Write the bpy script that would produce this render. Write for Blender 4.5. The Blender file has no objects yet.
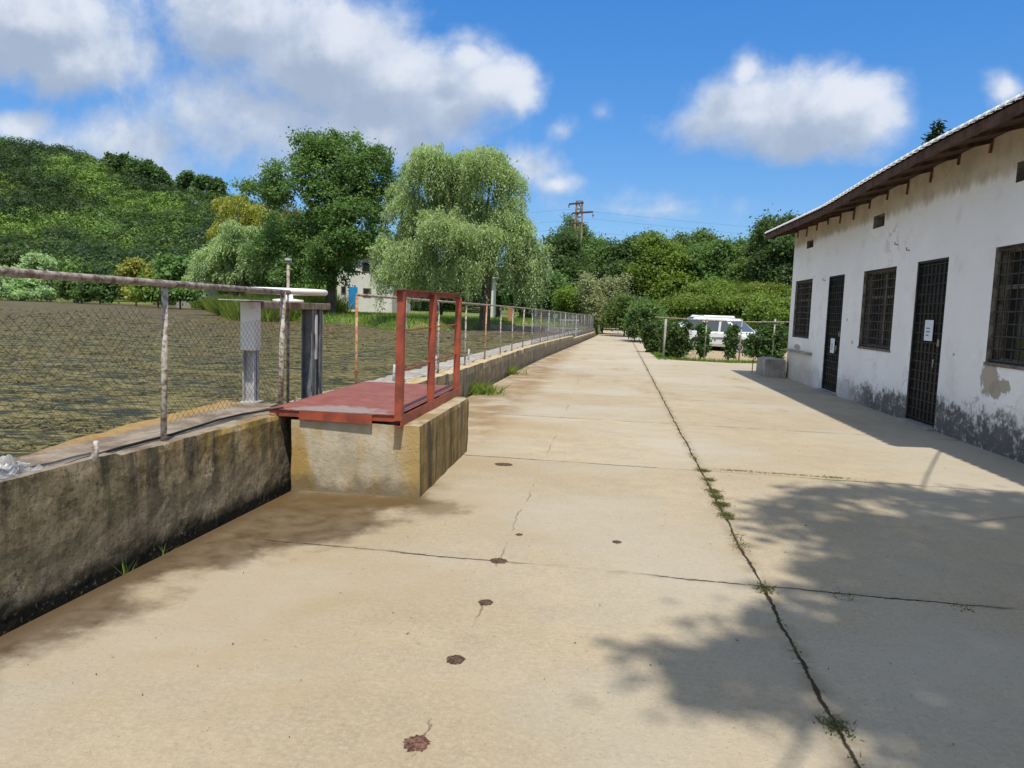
import bpy, bmesh, math, random
import numpy as np
from mathutils import Vector, Matrix, noise as mnoise
R_ = math.radians
random.seed(7); rng = np.random.default_rng(7)
S = bpy.context.scene
COL = S.collection

# ------------------------------------------------------------------ camera
F_PX = 742.0; EYE = 1.5
yaw = math.atan(94/742.0); pitch = math.atan(74/742.0); roll = 0.0325
fw = Vector((-math.sin(yaw)*math.cos(pitch), math.cos(yaw)*math.cos(pitch), -math.sin(pitch)))
r0 = Vector((math.cos(yaw), math.sin(yaw), 0)); u0 = r0.cross(fw)
cr = math.cos(roll)*r0 + math.sin(roll)*u0
cu = -math.sin(roll)*r0 + math.cos(roll)*u0
cam = bpy.data.cameras.new('camera'); camo = bpy.data.objects.new('camera', cam); COL.objects.link(camo)
cam.sensor_fit = 'HORIZONTAL'; cam.sensor_width = 36; cam.lens = 36*F_PX/1024; cam.clip_end = 3000; cam.clip_start = 0.05
m = Matrix((cr, cu, -fw)).transposed().to_4x4(); m.translation = Vector((0, 0, EYE)); camo.matrix_world = m
S.camera = camo
def ray(px, py): return fw*F_PX + cr*(px-512) + cu*(384-py)
def at(px, py, y):                      # the point of the place seen at a pixel, at distance y down the road
    d = ray(px, py); return Vector((0, 0, EYE)) + d*(y/d.y)

# ------------------------------------------------------------------ light
SUN = Vector((0.11, -0.41, 1.0)).normalized()
el = math.asin(SUN.z); az = math.atan2(SUN.x, SUN.y)
W = bpy.data.worlds.new('World'); S.world = W; W.use_nodes = True
sun = bpy.data.lights.new('sun', 'SUN'); so = bpy.data.objects.new('sun', sun); COL.objects.link(so)
sun.energy = 4.4; sun.angle = R_(0.75); sun.color = (1.0, 0.93, 0.81)
so.rotation_euler = SUN.to_track_quat('Z', 'Y').to_euler(); so.location = (5, -20, 40)
S.view_settings.view_transform = 'Standard'; S.view_settings.look = 'None'
S.view_settings.exposure = 0.15; S.view_settings.gamma = 1; S.view_settings.use_curve_mapping = False

class NT:
    def __init__(s, t): s.t = t; s.n = t.nodes; s.l = t.links
    def new(s, ty, **k):
        n = s.n.new(ty)
        for a, v in k.items(): setattr(n, a, v)
        return n
    def put(s, inp, v):
        if isinstance(v, bpy.types.NodeSocket): s.l.new(v, inp)
        elif v is not None: inp.default_value = v
    def m(s, op, a, b=None, c=None, clamp=False):
        n = s.new('ShaderNodeMath', operation=op, use_clamp=clamp)
        s.put(n.inputs[0], a); s.put(n.inputs[1], b); s.put(n.inputs[2], c); return n.outputs[0]
    def vm(s, op, a, b=None):
        n = s.new('ShaderNodeVectorMath', operation=op); s.put(n.inputs[0], a); s.put(n.inputs[1], b)
        return n.outputs['Value'] if op in ('LENGTH', 'DOT_PRODUCT') else n.outputs[0]
    def xyz(s, v):
        n = s.new('ShaderNodeSeparateXYZ'); s.put(n.inputs[0], v); return n.outputs
    def comb(s, x, y, z):
        n = s.new('ShaderNodeCombineXYZ')
        for i, v in enumerate((x, y, z)): s.put(n.inputs[i], v)
        return n.outputs[0]
    def noise(s, v, scale, detail=4, rough=0.55, dist=0.0):
        n = s.new('ShaderNodeTexNoise'); s.put(n.inputs['Vector'], v); n.inputs['Scale'].default_value = scale
        n.inputs['Detail'].default_value = detail; n.inputs['Roughness'].default_value = rough
        n.inputs['Distortion'].default_value = dist; return n.outputs['Fac']
    def vor(s, v, scale, feature='F1', out='Distance'):
        n = s.new('ShaderNodeTexVoronoi', feature=feature); s.put(n.inputs['Vector'], v); n.inputs['Scale'].default_value = scale
        return n.outputs[out]
    def ss(s, v, a, b, lo=0.0, hi=1.0):                         # smoothstep remap
        n = s.new('ShaderNodeMapRange', interpolation_type='SMOOTHSTEP'); s.put(n.inputs['Value'], v)
        s.put(n.inputs['From Min'], a); s.put(n.inputs['From Max'], b); s.put(n.inputs['To Min'], lo); s.put(n.inputs['To Max'], hi)
        return n.outputs[0]
    def mix(s, f, a, b):
        n = s.new('ShaderNodeMix', data_type='RGBA'); s.put(n.inputs['Factor'], f)
        for i, v in ((6, a), (7, b)):
            if isinstance(v, tuple): v = (*v[:3], 1)
            s.put(n.inputs[i], v)
        return n.outputs[2]
    def scale(s, v, k): return s.vm('MULTIPLY', v, k)
    def bump(s, h, strength=0.5, dist=0.02):
        n = s.new('ShaderNodeBump'); s.put(n.inputs['Height'], h); n.inputs['Strength'].default_value = strength
        n.inputs['Distance'].default_value = dist; return n.outputs[0]

def material(name):
    mt = bpy.data.materials.new(name); mt.use_nodes = True; t = NT(mt.node_tree)
    t.n.clear(); out = t.new('ShaderNodeOutputMaterial'); b = t.new('ShaderNodeBsdfPrincipled')
    t.l.new(b.outputs[0], out.inputs[0]); t.b = b; t.out = out; t.mt = mt
    b.inputs['Specular IOR Level'].default_value = 0.3
    t.pos = t.new('ShaderNodeTexCoord').outputs['Object']
    t.wpos = t.new('ShaderNodeNewGeometry').outputs['Position']
    return t
def fin(t, col, rough=0.8, normal=None, metal=0.0):
    if isinstance(col, tuple): col = (*col[:3], 1)
    t.put(t.b.inputs['Base Color'], col); t.put(t.b.inputs['Roughness'], rough); t.put(t.b.inputs['Metallic'], metal)
    if normal is not None: t.put(t.b.inputs['Normal'], normal)
    return t.mt

# ---- sky with clouds
w = NT(W.node_tree); w.n.clear()
wout = w.new('ShaderNodeOutputWorld')
sky = w.new('ShaderNodeTexSky', sky_type='NISHITA'); sky.sun_disc = False; sky.sun_elevation = el; sky.sun_rotation = az
sky.air_density = 1.0; sky.dust_density = 0.35; sky.ozone_density = 2.2; sky.altitude = 300
g = bpy.data.node_groups.new('cloud_field', 'ShaderNodeTree')
g.interface.new_socket('P', in_out='INPUT', socket_type='NodeSocketVector')
g.interface.new_socket('F', in_out='OUTPUT', socket_type='NodeSocketFloat')
q = NT(g); gi = q.new('NodeGroupInput'); go = q.new('NodeGroupOutput')
def uv(px, py):
    d = ray(px, py); return d.x/d.y, d.z/d.y
BL = [(20, 20, 165, 74, 1.35), (75, 60, 120, 46, 1.2), (250, 15, 115, 60, 1.1), (330, 55, 120, 70, 1.15), (400, 75, 110, 52, 1.0), (440, 100, 80, 48, .9),
      (490, 85, 62, 34, 1.05), (468, 55, 40, 26, .8), (525, 95, 26, 20, .85), (380, 125, 130, 44, .8), (265, 120, 120, 66, .68), (180, 110, 80, 60, .52), (120, 150, 130, 50, .55),
      (522, 165, 48, 28, .62), (552, 184, 34, 14, .5), (15, 125, 60, 22, .8), (10, 150, 60, 40, .4),
      (760, 112, 88, 44, 1.0), (830, 108, 76, 48, 1.0), (878, 125, 44, 30, .85), (748, 68, 18, 22, .55), (715, 125, 60, 30, .7), (790, 140, 90, 22, .7),
      (1000, 86, 17, 15, .34), (556, 133, 14, 11, .36), (602, 118, 9, 7, .18), (640, 210, 90, 9, .16), (690, 200, 60, 7, .12)]
P = gi.outputs[0]
warp = q.new('ShaderNodeTexNoise'); q.put(warp.inputs['Vector'], P); warp.inputs['Scale'].default_value = 9; warp.inputs['Detail'].default_value = 3
wv = q.vm('SUBTRACT', warp.outputs['Color'], (0.5, 0.5, 0.5)); Pw = q.vm('ADD', P, q.scale(wv, (0.07, 0.05, 0)))
acc = None
for (px, py, rx, ry, wt) in BL:
    cx, cy = uv(px, py)
    d = q.vm('SUBTRACT', Pw, (cx, cy, 0)); d = q.scale(d, (742/rx, 742/ry, 0)); L = q.vm('LENGTH', d)
    v = q.m('MULTIPLY', q.m('SUBTRACT', 1.0, L), wt) if False else q.m('MULTIPLY_ADD', L, -wt, wt)
    acc = v if acc is None else q.new('ShaderNodeMath', operation='SMOOTH_MAX')
    if v is not acc:
        n = acc; q.put(n.inputs[0], prev); q.put(n.inputs[1], v); n.inputs[2].default_value = 0.25; acc = n.outputs[0]
    prev = acc
n1 = q.noise(P, 7.5, 9, 0.62, 0.3)
n2 = q.noise(P, 22.0, 6, 0.6)
f = q.m('ADD', acc, q.m('MULTIPLY_ADD', n1, 1.3, -0.63)); f = q.m('ADD', f, q.m('MULTIPLY_ADD', n2, 0.46, -0.23))
q.put(go.inputs[0], f)
tc = w.new('ShaderNodeTexCoord'); X, Y, Z = w.xyz(tc.outputs['Generated'])[:3]
Ys = w.m('MAXIMUM', Y, 0.08); up_ = w.comb(w.m('DIVIDE', X, Ys), w.m('DIVIDE', Z, Ys), 0.0)
def field(v):
    n = w.new('ShaderNodeGroup'); n.node_tree = g; w.put(n.inputs[0], v); return n.outputs[0]
f0 = field(up_); f1 = field(w.vm('ADD', up_, (0.03, 0.045, 0)))
dens = w.ss(f0, -0.12, 0.58); dens = w.m('MULTIPLY', w.m('MULTIPLY', dens, w.ss(Y, 0.08, 0.3)), 0.93)
# unseen broken cloud added overhead and behind the viewer as neutral fill light
oc = w.ss(w.noise(w.vm('MULTIPLY', tc.outputs['Generated'], (1, 1, 1.6)), 2.3, 6, 0.6, 0.3), 0.33, 0.5); away = w.m('MAXIMUM', w.ss(Y, 0.35, 0.1), w.ss(Z, 0.55, 0.72))
dens = w.m('MAXIMUM', dens, w.m('MULTIPLY', w.m('MULTIPLY', oc, away), w.ss(Z, 0.0, 0.12, 0, 0.9)))
shade = w.ss(f1, -0.15, 1.1)
edge = w.m('MULTIPLY', w.ss(w.m('SUBTRACT', f0, f1), 0.02, 0.95), w.ss(f0, 0.0, 0.5)); pn = w.noise(up_, 16, 8, 0.65); shade = w.m('ADD', shade, w.m('MULTIPLY_ADD', pn, 1.1, -0.5), clamp=True)
ccol = w.mix(shade, (0.55, 0.62, 0.74), (0.36, 0.43, 0.55)); ccol = w.mix(w.m('MULTIPLY', edge, 0.62), ccol, (0.86, 0.875, 0.91))
skc = w.new('ShaderNodeHueSaturation'); skc.inputs['Saturation'].default_value = 1.0; w.put(skc.inputs['Color'], sky.outputs[0])
b1 = w.new('ShaderNodeBackground'); tint_ = w.mix(w.ss(Z, 0.03, 0.42), (0.64, 0.85, 1.10), (0.42, 1.02, 1.55)); vmul = w.vm('MULTIPLY', skc.outputs[0], tint_); w.put(b1.inputs[0], vmul); b1.inputs[1].default_value = 0.105
b2 = w.new('ShaderNodeBackground'); w.put(b2.inputs[0], ccol); b2.inputs[1].default_value = 1.0
ms = w.new('ShaderNodeMixShader'); w.put(ms.inputs[0], dens); w.l.new(b1.outputs[0], ms.inputs[1]); w.l.new(b2.outputs[0], ms.inputs[2])
w.l.new(ms.outputs[0], wout.inputs[0])

# ------------------------------------------------------------------ mesh helpers
WLOC = {}
def tag(o, label=None, cat=None, group=None, kind=None):
    if label: o['label'] = label
    if cat: o['category'] = cat
    if group: o['group'] = group
    if kind: o['kind'] = kind
    return o
def thing(name, label, cat, loc, group=None, rz=0):
    o = bpy.data.objects.new(name, None); COL.objects.link(o); o.location = loc; o.rotation_euler = (0, 0, rz)
    o.empty_display_size = 0.3; WLOC[o.name] = Vector(loc) if rz == 0 else Vector((0, 0, 0)); return tag(o, label, cat, group)
def link_mesh(name, me, mat, parent=None, off=None):
    o = bpy.data.objects.new(name, me); COL.objects.link(o)
    if mat: me.materials.append(mat)
    if parent is not None: o.parent = parent; WLOC[o.name] = WLOC[parent.name]
    else:
        o.location = off or (0, 0, 0); WLOC[o.name] = Vector(o.location)
    return o
class MB:
    def __init__(s): s.v = []; s.f = []
    def quad(s, a, b, c, d):
        i = len(s.v); s.v += [tuple(a), tuple(b), tuple(c), tuple(d)]; s.f.append((i, i+1, i+2, i+3)); return s
    def box(s, x0, x1, y0, y1, z0, z1):
        i = len(s.v); s.v += [(x, y, z) for z in (z0, z1) for y in (y0, y1) for x in (x0, x1)]
        s.f += [tuple(i+k for k in q) for q in ((0, 2, 3, 1), (4, 5, 7, 6), (0, 1, 5, 4), (2, 6, 7, 3), (0, 4, 6, 2), (1, 3, 7, 5))]; return s
    def bar(s, a, b, wd, ht, up=(0, 0, 1)):                     # oriented box between two points
        a = Vector(a); b = Vector(b); d = (b-a).normalized(); u = Vector(up)
        if abs(d.dot(u)) > 0.95: u = Vector((0, 1, 0))
        sd = d.cross(u).normalized(); u = sd.cross(d).normalized(); i = len(s.v)
        for p in (a, b):
            for sx, sz in ((-1, -1), (1, -1), (1, 1), (-1, 1)): s.v.append(tuple(p+sd*sx*wd/2+u*sz*ht/2))
        s.f += [(i, i+3, i+2, i+1), (i+4, i+5, i+6, i+7)] + [(i+k, i+(k+1) % 4, i+4+(k+1) % 4, i+4+k) for k in range(4)]; return s
    def tube(s, pts, r, n=8, cap=True):
        pts = [Vector(p) for p in pts]; rs = r if isinstance(r, (list, tuple)) else [r]*len(pts)
        i0 = len(s.v); u = None
        for k, p in enumerate(pts):
            d = (pts[min(k+1, len(pts)-1)]-pts[max(k-1, 0)]).normalized()
            if u is None: u = d.orthogonal().normalized()
            u = (u-d*u.dot(d)).normalized(); v2 = d.cross(u)
            for j in range(n):
                a = 2*math.pi*j/n; s.v.append(tuple(p+(u*math.cos(a)+v2*math.sin(a))*rs[k]))
        for k in range(len(pts)-1):
            for j in range(n):
                a = i0+k*n+j; b = i0+k*n+(j+1) % n; s.f.append((a, b, b+n, a+n))
        if cap and n > 2:
            s.f.append(tuple(i0+j for j in range(n))[::-1]); e = i0+(len(pts)-1)*n; s.f.append(tuple(e+j for j in range(n)))
        return s
    def grid(s, P, closed_u=False):                             # P[i][j] points
        i0 = len(s.v); nu = len(P); nv = len(P[0])
        for row in P: s.v += [tuple(p) for p in row]
        for i in range(nu if closed_u else nu-1):
            for j in range(nv-1):
                a = i0+i*nv+j; b = i0+((i+1) % nu)*nv+j; s.f.append((a, b, b+1, a+1))
        return s
    def lathe(s, c, prof, n=16, axis='z'):
        c = Vector(c); rows = []
        for k in range(n):
            a = 2*math.pi*k/n; ca, sa = math.cos(a), math.sin(a)
            row = []
            for r, h in prof:
                if axis == 'z': row.append(c+Vector((r*ca, r*sa, h)))
                elif axis == 'x': row.append(c+Vector((h, r*ca, r*sa)))
                else: row.append(c+Vector((r*ca, h, r*sa)))
            rows.append(row)
        return s.grid(rows, True)
    def build(s, name, mat, parent=None, smooth=False, bevel=0, keep=False):
        V = np.array(s.v, dtype=np.float64).reshape(-1, 3)
        if parent is not None: off = WLOC[parent.name]
        elif keep: off = Vector((0, 0, 0))
        else:
            lo = V.min(0); hi = V.max(0); off = Vector(((lo[0]+hi[0])/2, (lo[1]+hi[1])/2, lo[2]))
        V = V-np.array(off)
        me = bpy.data.meshes.new(name); me.from_pydata(V.tolist(), [], s.f); me.update()
        if smooth: me.polygons.foreach_set('use_smooth', [True]*len(me.polygons))
        o = link_mesh(name, me, mat, parent, off)
        if bevel:
            b = o.modifiers.new('bevel', 'BEVEL'); b.width = bevel; b.segments = 2; b.limit_method = 'ANGLE'; b.angle_limit = R_(40)
        return o
def np_mesh(name, V, nv, mat, parent=None, tint=None, keep=False, smooth=False):
    """V (N*nv,3): N separate faces of nv corners; tint (N,) a per-face value."""
    V = np.asarray(V, dtype=np.float32).reshape(-1, 3)
    if parent is not None: off = WLOC[parent.name]
    elif keep: off = Vector((0, 0, 0))
    else:
        lo = V.min(0); hi = V.max(0); off = Vector((float(lo[0]+hi[0])/2, float(lo[1]+hi[1])/2, float(lo[2])))
    V = V-np.array(off, dtype=np.float32)
    N = len(V)//nv; me = bpy.data.meshes.new(name)
    me.vertices.add(len(V)); me.vertices.foreach_set('co', V.ravel())
    me.loops.add(len(V)); me.loops.foreach_set('vertex_index', np.arange(len(V), dtype=np.int32))
    me.polygons.add(N); me.polygons.foreach_set('loop_start', np.arange(0, len(V), nv, dtype=np.int32))
    if tint is not None:
        a = me.attributes.new('tint', 'FLOAT', 'FACE'); a.data.foreach_set('value', np.asarray(tint, dtype=np.float32))
    me.update(calc_edges=True)
    return link_mesh(name, me, mat, parent, off)

# ------------------------------------------------------------------ materials
def foliage(name, dark, light, trans=0.35, rough=0.55, patch=True):
    t = material(name)
    a = t.new('ShaderNodeAttribute', attribute_name='tint').outputs['Fac']
    n = t.noise(t.wpos, 0.55, 3); f = t.m('ADD', t.m('MULTIPLY', a, 0.65), t.m('MULTIPLY_ADD', n, 0.9, -0.28), clamp=True)
    c = t.mix(f if patch else t.m('MULTIPLY', a, 1.0, clamp=True), dark, light)
    hs = t.new('ShaderNodeHueSaturation'); r = t.new('ShaderNodeObjectInfo').outputs['Random']
    t.put(hs.inputs['Hue'], t.m('MULTIPLY_ADD', r, 0.03, 0.485)); t.put(hs.inputs['Value'], t.m('MULTIPLY_ADD', r, 0.35, 0.82)); t.put(hs.inputs['Color'], c)
    c = hs.outputs[0]
    fin(t, c, rough); t.b.inputs['Specular IOR Level'].default_value = 0.25
    tr = t.new('ShaderNodeBsdfTranslucent'); t.put(tr.inputs[0], t.mix(0.5, c, (light[0]*1.5, light[1]*1.5, light[2]*0.8)))
    ms = t.new('ShaderNodeMixShader'); ms.inputs[0].default_value = trans
    t.l.new(t.b.outputs[0], ms.inputs[1]); t.l.new(tr.outputs[0], ms.inputs[2]); t.l.new(ms.outputs[0], t.out.inputs[0])
    return t.mt
M = {}
M['leaf_dark'] = foliage('leaf_dark', (0.034, 0.070, 0.026), (0.135, 0.225, 0.070))
M['leaf_mid'] = foliage('leaf_mid', (0.050, 0.100, 0.030), (0.19, 0.30, 0.085))
M['leaf_bright'] = foliage('leaf_bright', (0.075, 0.13, 0.022), (0.25, 0.35, 0.065))
M['leaf_willow'] = foliage('leaf_willow', (0.17, 0.26, 0.13), (0.54, 0.70, 0.38), 0.4)
M['leaf_yellow'] = foliage('leaf_yellow', (0.16, 0.20, 0.035), (0.44, 0.46, 0.10))
M['leaf_forest'] = foliage('leaf_forest', (0.018, 0.040, 0.017), (0.175, 0.26, 0.045), 0.2, 0.55, False)
M['leaf_pine'] = foliage('leaf_pine', (0.015, 0.040, 0.020), (0.045, 0.085, 0.035), 0.15)
M['leaf_flower'] = foliage('leaf_flower', (0.09, 0.13, 0.04), (0.42, 0.42, 0.24), 0.3)
M['grass'] = foliage('grass_blades', (0.075, 0.13, 0.02), (0.22, 0.31, 0.06), 0.4)
M['weed_olive'] = foliage('weed_olive', (0.05, 0.065, 0.018), (0.16, 0.17, 0.05), 0.2)
M['dry_grass'] = foliage('dry_grass', (0.14, 0.12, 0.05), (0.35, 0.27, 0.12), 0.3)

def bark(name, c1, c2):
    t = material(name); p = t.scale(t.pos, (1, 1, 0.25)); n = t.noise(p, 9, 6, 0.6)
    return fin(t, t.mix(t.ss(n, 0.3, 0.7), c1, c2), 0.9, t.bump(n, 0.8, 0.05))
M['bark'] = bark('bark', (0.05, 0.04, 0.03), (0.17, 0.14, 0.11)); M['bark_pale'] = bark('bark_pale', (0.22, 0.20, 0.17), (0.45, 0.42, 0.37))

def pavement_mat():
    t = material('pavement_concrete'); P = t.wpos; x, y, z = t.xyz(P)[:3]
    big = t.noise(P, 0.45, 5, 0.6); mid = t.noise(P, 2.6, 7, 0.65); fine = t.noise(P, 45, 5, 0.7); vf = t.noise(P, 230, 3, 0.7)
    c = t.mix(t.ss(big, 0.3, 0.7), (0.43, 0.365, 0.255), (0.53, 0.465, 0.345))
    c = t.mix(t.ss(mid, 0.38, 0.68, 0, 0.75), c, (0.36, 0.315, 0.235)); md2 = t.noise(P, 9, 6, 0.7); c = t.mix(t.ss(md2, 0.5, 0.72, 0, 0.45), c, (0.34, 0.29, 0.21)); c = t.mix(t.ss(md2, 0.42, 0.28, 0, 0.4), c, (0.60, 0.54, 0.43))
    c = t.mix(t.ss(fine, 0.42, 0.66, 0, 0.6), c, (0.57, 0.52, 0.43))
    c = t.mix(t.ss(vf, 0.50, 0.68, 0, 0.55), c, (0.24, 0.20, 0.15))
    spk = t.noise(P, 95, 2, 0.5); c = t.mix(t.ss(spk, 0.68, 0.74, 0, 0.55), c, (0.16, 0.13, 0.10))
    f2 = t.noise(P, 22, 6, 0.75); c = t.mix(t.ss(f2, 0.50, 0.66, 0, 0.42), c, (0.30, 0.25, 0.18))
    wz = t.noise(P, 0.7, 5, 0.6); c = t.mix(t.m('MULTIPLY', t.ss(x, 0.3, -1.6, 0, 0.75), t.ss(wz, 0.38, 0.62)), c, (0.40, 0.31, 0.185))
    # brushed drag marks left when the slabs were floated
    br = t.noise(t.scale(P, (3.0, 60.0, 1)), 1.0, 4, 0.6); c = t.mix(t.ss(br, 0.45, 0.7, 0, 0.22), c, (0.33, 0.29, 0.22))
    gz = t.noise(P, 0.33, 4, 0.6); c = t.mix(t.ss(gz, 0.42, 0.62, 0, 0.6), c, (0.50, 0.485, 0.445)); ag = t.vor(P, 70); agc = t.noise(P, 38, 2); c = t.mix(t.m('MULTIPLY', t.ss(ag, 0.32, 0.18), t.ss(agc, 0.5, 0.62, 0, 0.55)), c, (0.22, 0.185, 0.14)); ag2 = t.vor(P, 110); c = t.mix(t.m('MULTIPLY', t.ss(ag2, 0.3, 0.15), t.ss(agc, 0.46, 0.36, 0, 0.5)), c, (0.66, 0.62, 0.54))
    # slab by slab tone
    wob = t.m('MULTIPLY_ADD', t.noise(P, 1.3, 5, 0.7), 0.16, -0.08); wob2 = t.m('MULTIPLY_ADD', t.noise(P, 14, 4, 0.7), 0.05, -0.025)
    wb = t.m('ADD', wob, wob2)
    xl = t.m('SUBTRACT', t.m('SUBTRACT', x, t.m('MULTIPLY_ADD', y, 0.012, 0.87)), t.m('MULTIPLY', wb, 0.55))
    sx = t.m('GREATER_THAN', xl, 0.0)
    yy = t.m('ADD', t.m('MULTIPLY_ADD', x, 0.05, y), t.m('MULTIPLY', wb, 0.8)); ph = t.m('DIVIDE', t.m('SUBTRACT', yy, 1.15), 3.1)
    cell = t.m('FLOOR', ph); wn = t.new('ShaderNodeTexWhiteNoise', noise_dimensions='2D'); t.put(wn.inputs[0], t.comb(cell, sx, 0))
    c = t.mix(t.m('MULTIPLY', wn.outputs[0], 0.22), c, (0.30, 0.27, 0.215))
    # greyer concrete on the right-hand row of slabs
    c = t.mix(t.m('MULTIPLY', t.ss(x, 1.2, 4.2), 0.25), c, (0.40, 0.38, 0.34))
    # paler towards the far end
    c = t.mix(t.ss(y, 14, 34, 0, 0.5), c, (0.50, 0.46, 0.39))
    # damp, algae-brown staining by the low wall and around the concrete block
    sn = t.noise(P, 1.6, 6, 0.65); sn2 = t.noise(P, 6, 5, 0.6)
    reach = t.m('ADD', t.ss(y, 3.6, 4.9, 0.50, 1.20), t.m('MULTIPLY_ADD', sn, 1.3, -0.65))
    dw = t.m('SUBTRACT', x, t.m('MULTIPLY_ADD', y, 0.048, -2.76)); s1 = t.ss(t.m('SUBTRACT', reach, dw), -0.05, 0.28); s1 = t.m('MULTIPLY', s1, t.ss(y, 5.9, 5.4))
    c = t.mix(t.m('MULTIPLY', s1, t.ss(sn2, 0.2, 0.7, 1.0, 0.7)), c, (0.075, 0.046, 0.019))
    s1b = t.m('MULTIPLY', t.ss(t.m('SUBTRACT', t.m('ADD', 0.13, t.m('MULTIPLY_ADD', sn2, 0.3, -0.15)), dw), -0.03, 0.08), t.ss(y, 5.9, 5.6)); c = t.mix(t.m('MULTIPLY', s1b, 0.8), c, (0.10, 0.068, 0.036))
    s2 = t.m('MULTIPLY', t.ss(x, -1.15, -1.5), t.m('MULTIPLY', t.ss(y, 4.75, 5.3), t.ss(y, 7.0, 5.8))); s2 = t.m('MULTIPLY', s2, t.ss(sn, 0.33, 0.62))
    c = t.mix(t.m('MULTIPLY', s2, 0.85), c, (0.12, 0.078, 0.03))
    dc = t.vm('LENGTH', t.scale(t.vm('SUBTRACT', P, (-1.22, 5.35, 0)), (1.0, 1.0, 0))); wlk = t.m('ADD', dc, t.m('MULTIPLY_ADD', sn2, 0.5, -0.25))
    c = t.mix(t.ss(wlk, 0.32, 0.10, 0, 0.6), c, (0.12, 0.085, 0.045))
    s3 = t.m('MULTIPLY', t.ss(x, -1.0, -1.6), t.ss(y, 7.3, 9.0)); s3 = t.m('MULTIPLY', s3, t.ss(sn, 0.34, 0.60)); c = t.mix(t.m('MULTIPLY', s3, 0.75), c, (0.24, 0.155, 0.07))
    # brown wash-outs across the far slabs
    s4 = t.noise(t.scale(P, (0.8, 0.35, 1)), 1.1, 6, 0.6); c = t.mix(t.m('MULTIPLY', t.ss(s4, 0.54, 0.70), t.ss(y, 8, 14, 0, 0.5)), c, (0.30, 0.215, 0.12))
    # joints and cracks
    wn2 = t.noise(P, 3.1, 4, 0.6)
    jl = t.ss(t.m('ABSOLUTE', xl), t.m('MULTIPLY_ADD', wn2, 0.024, -0.009), t.m('MULTIPLY_ADD', wn2, 0.028, -0.003), 1, 0)
    fr = t.m('MULTIPLY', t.m('SUBTRACT', ph, t.m('ROUND', ph)), 3.1)
    jt = t.ss(t.m('ABSOLUTE', fr), t.m('MULTIPLY_ADD', wn2, 0.024, -0.008), t.m('MULTIPLY_ADD', wn2, 0.024, -0.002), 1, 0)
    jt = t.m('MULTIPLY', jt, t.ss(t.noise(P, 1.3, 4), 0.38, 0.58, 0.08, 1.0))
    hl = t.m('ABSOLUTE', t.m('ADD', t.m('ADD', x, 0.585), t.m('MULTIPLY', wb, 0.9))); jh = t.m('MULTIPLY', t.ss(hl, 0.005, 0.001), t.ss(t.noise(P, 2.3, 4), 0.50, 0.62, 0, 0.4))
    vr = t.vor(t.vm('ADD', P, t.comb(wob, wb, 0)), 0.42, 'DISTANCE_TO_EDGE'); jc = t.m('MULTIPLY', t.ss(vr, 0.006, 0.001), t.ss(t.noise(P, 0.5, 2), 0.56, 0.64, 0, 0.22))
    j = t.m('MAXIMUM', t.m('MAXIMUM', jl, jt), t.m('MAXIMUM', jh, jc))
    # dirty margin beside the long joint
    c = t.mix(t.m('MULTIPLY', t.ss(t.m('ABSOLUTE', xl), 0.10, 0.0), t.ss(sn2, 0.35, 0.6, 0, 0.55)), c, (0.20, 0.15, 0.085))
    c = t.mix(t.m('MULTIPLY', t.ss(t.m('ABSOLUTE', fr), 0.06, 0.0), t.ss(sn2, 0.4, 0.65, 0, 0.4)), c, (0.22, 0.17, 0.10))
    c = t.mix(j, c, (0.035, 0.028, 0.018))
    h = t.m('ADD', t.m('MULTIPLY', fine, 0.35), t.m('ADD', t.m('MULTIPLY', vf, 0.25), t.m('MULTIPLY', mid, 1.1))); h = t.m('SUBTRACT', h, t.m('MULTIPLY', j, 2.0))
    c = t.vm('MULTIPLY', c, (0.865, 0.825, 0.755)); return fin(t, c, t.ss(s1, 0, 1, 0.88, 0.6), t.bump(h, 0.8, 0.012))
M['pavement'] = pavement_mat()

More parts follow.
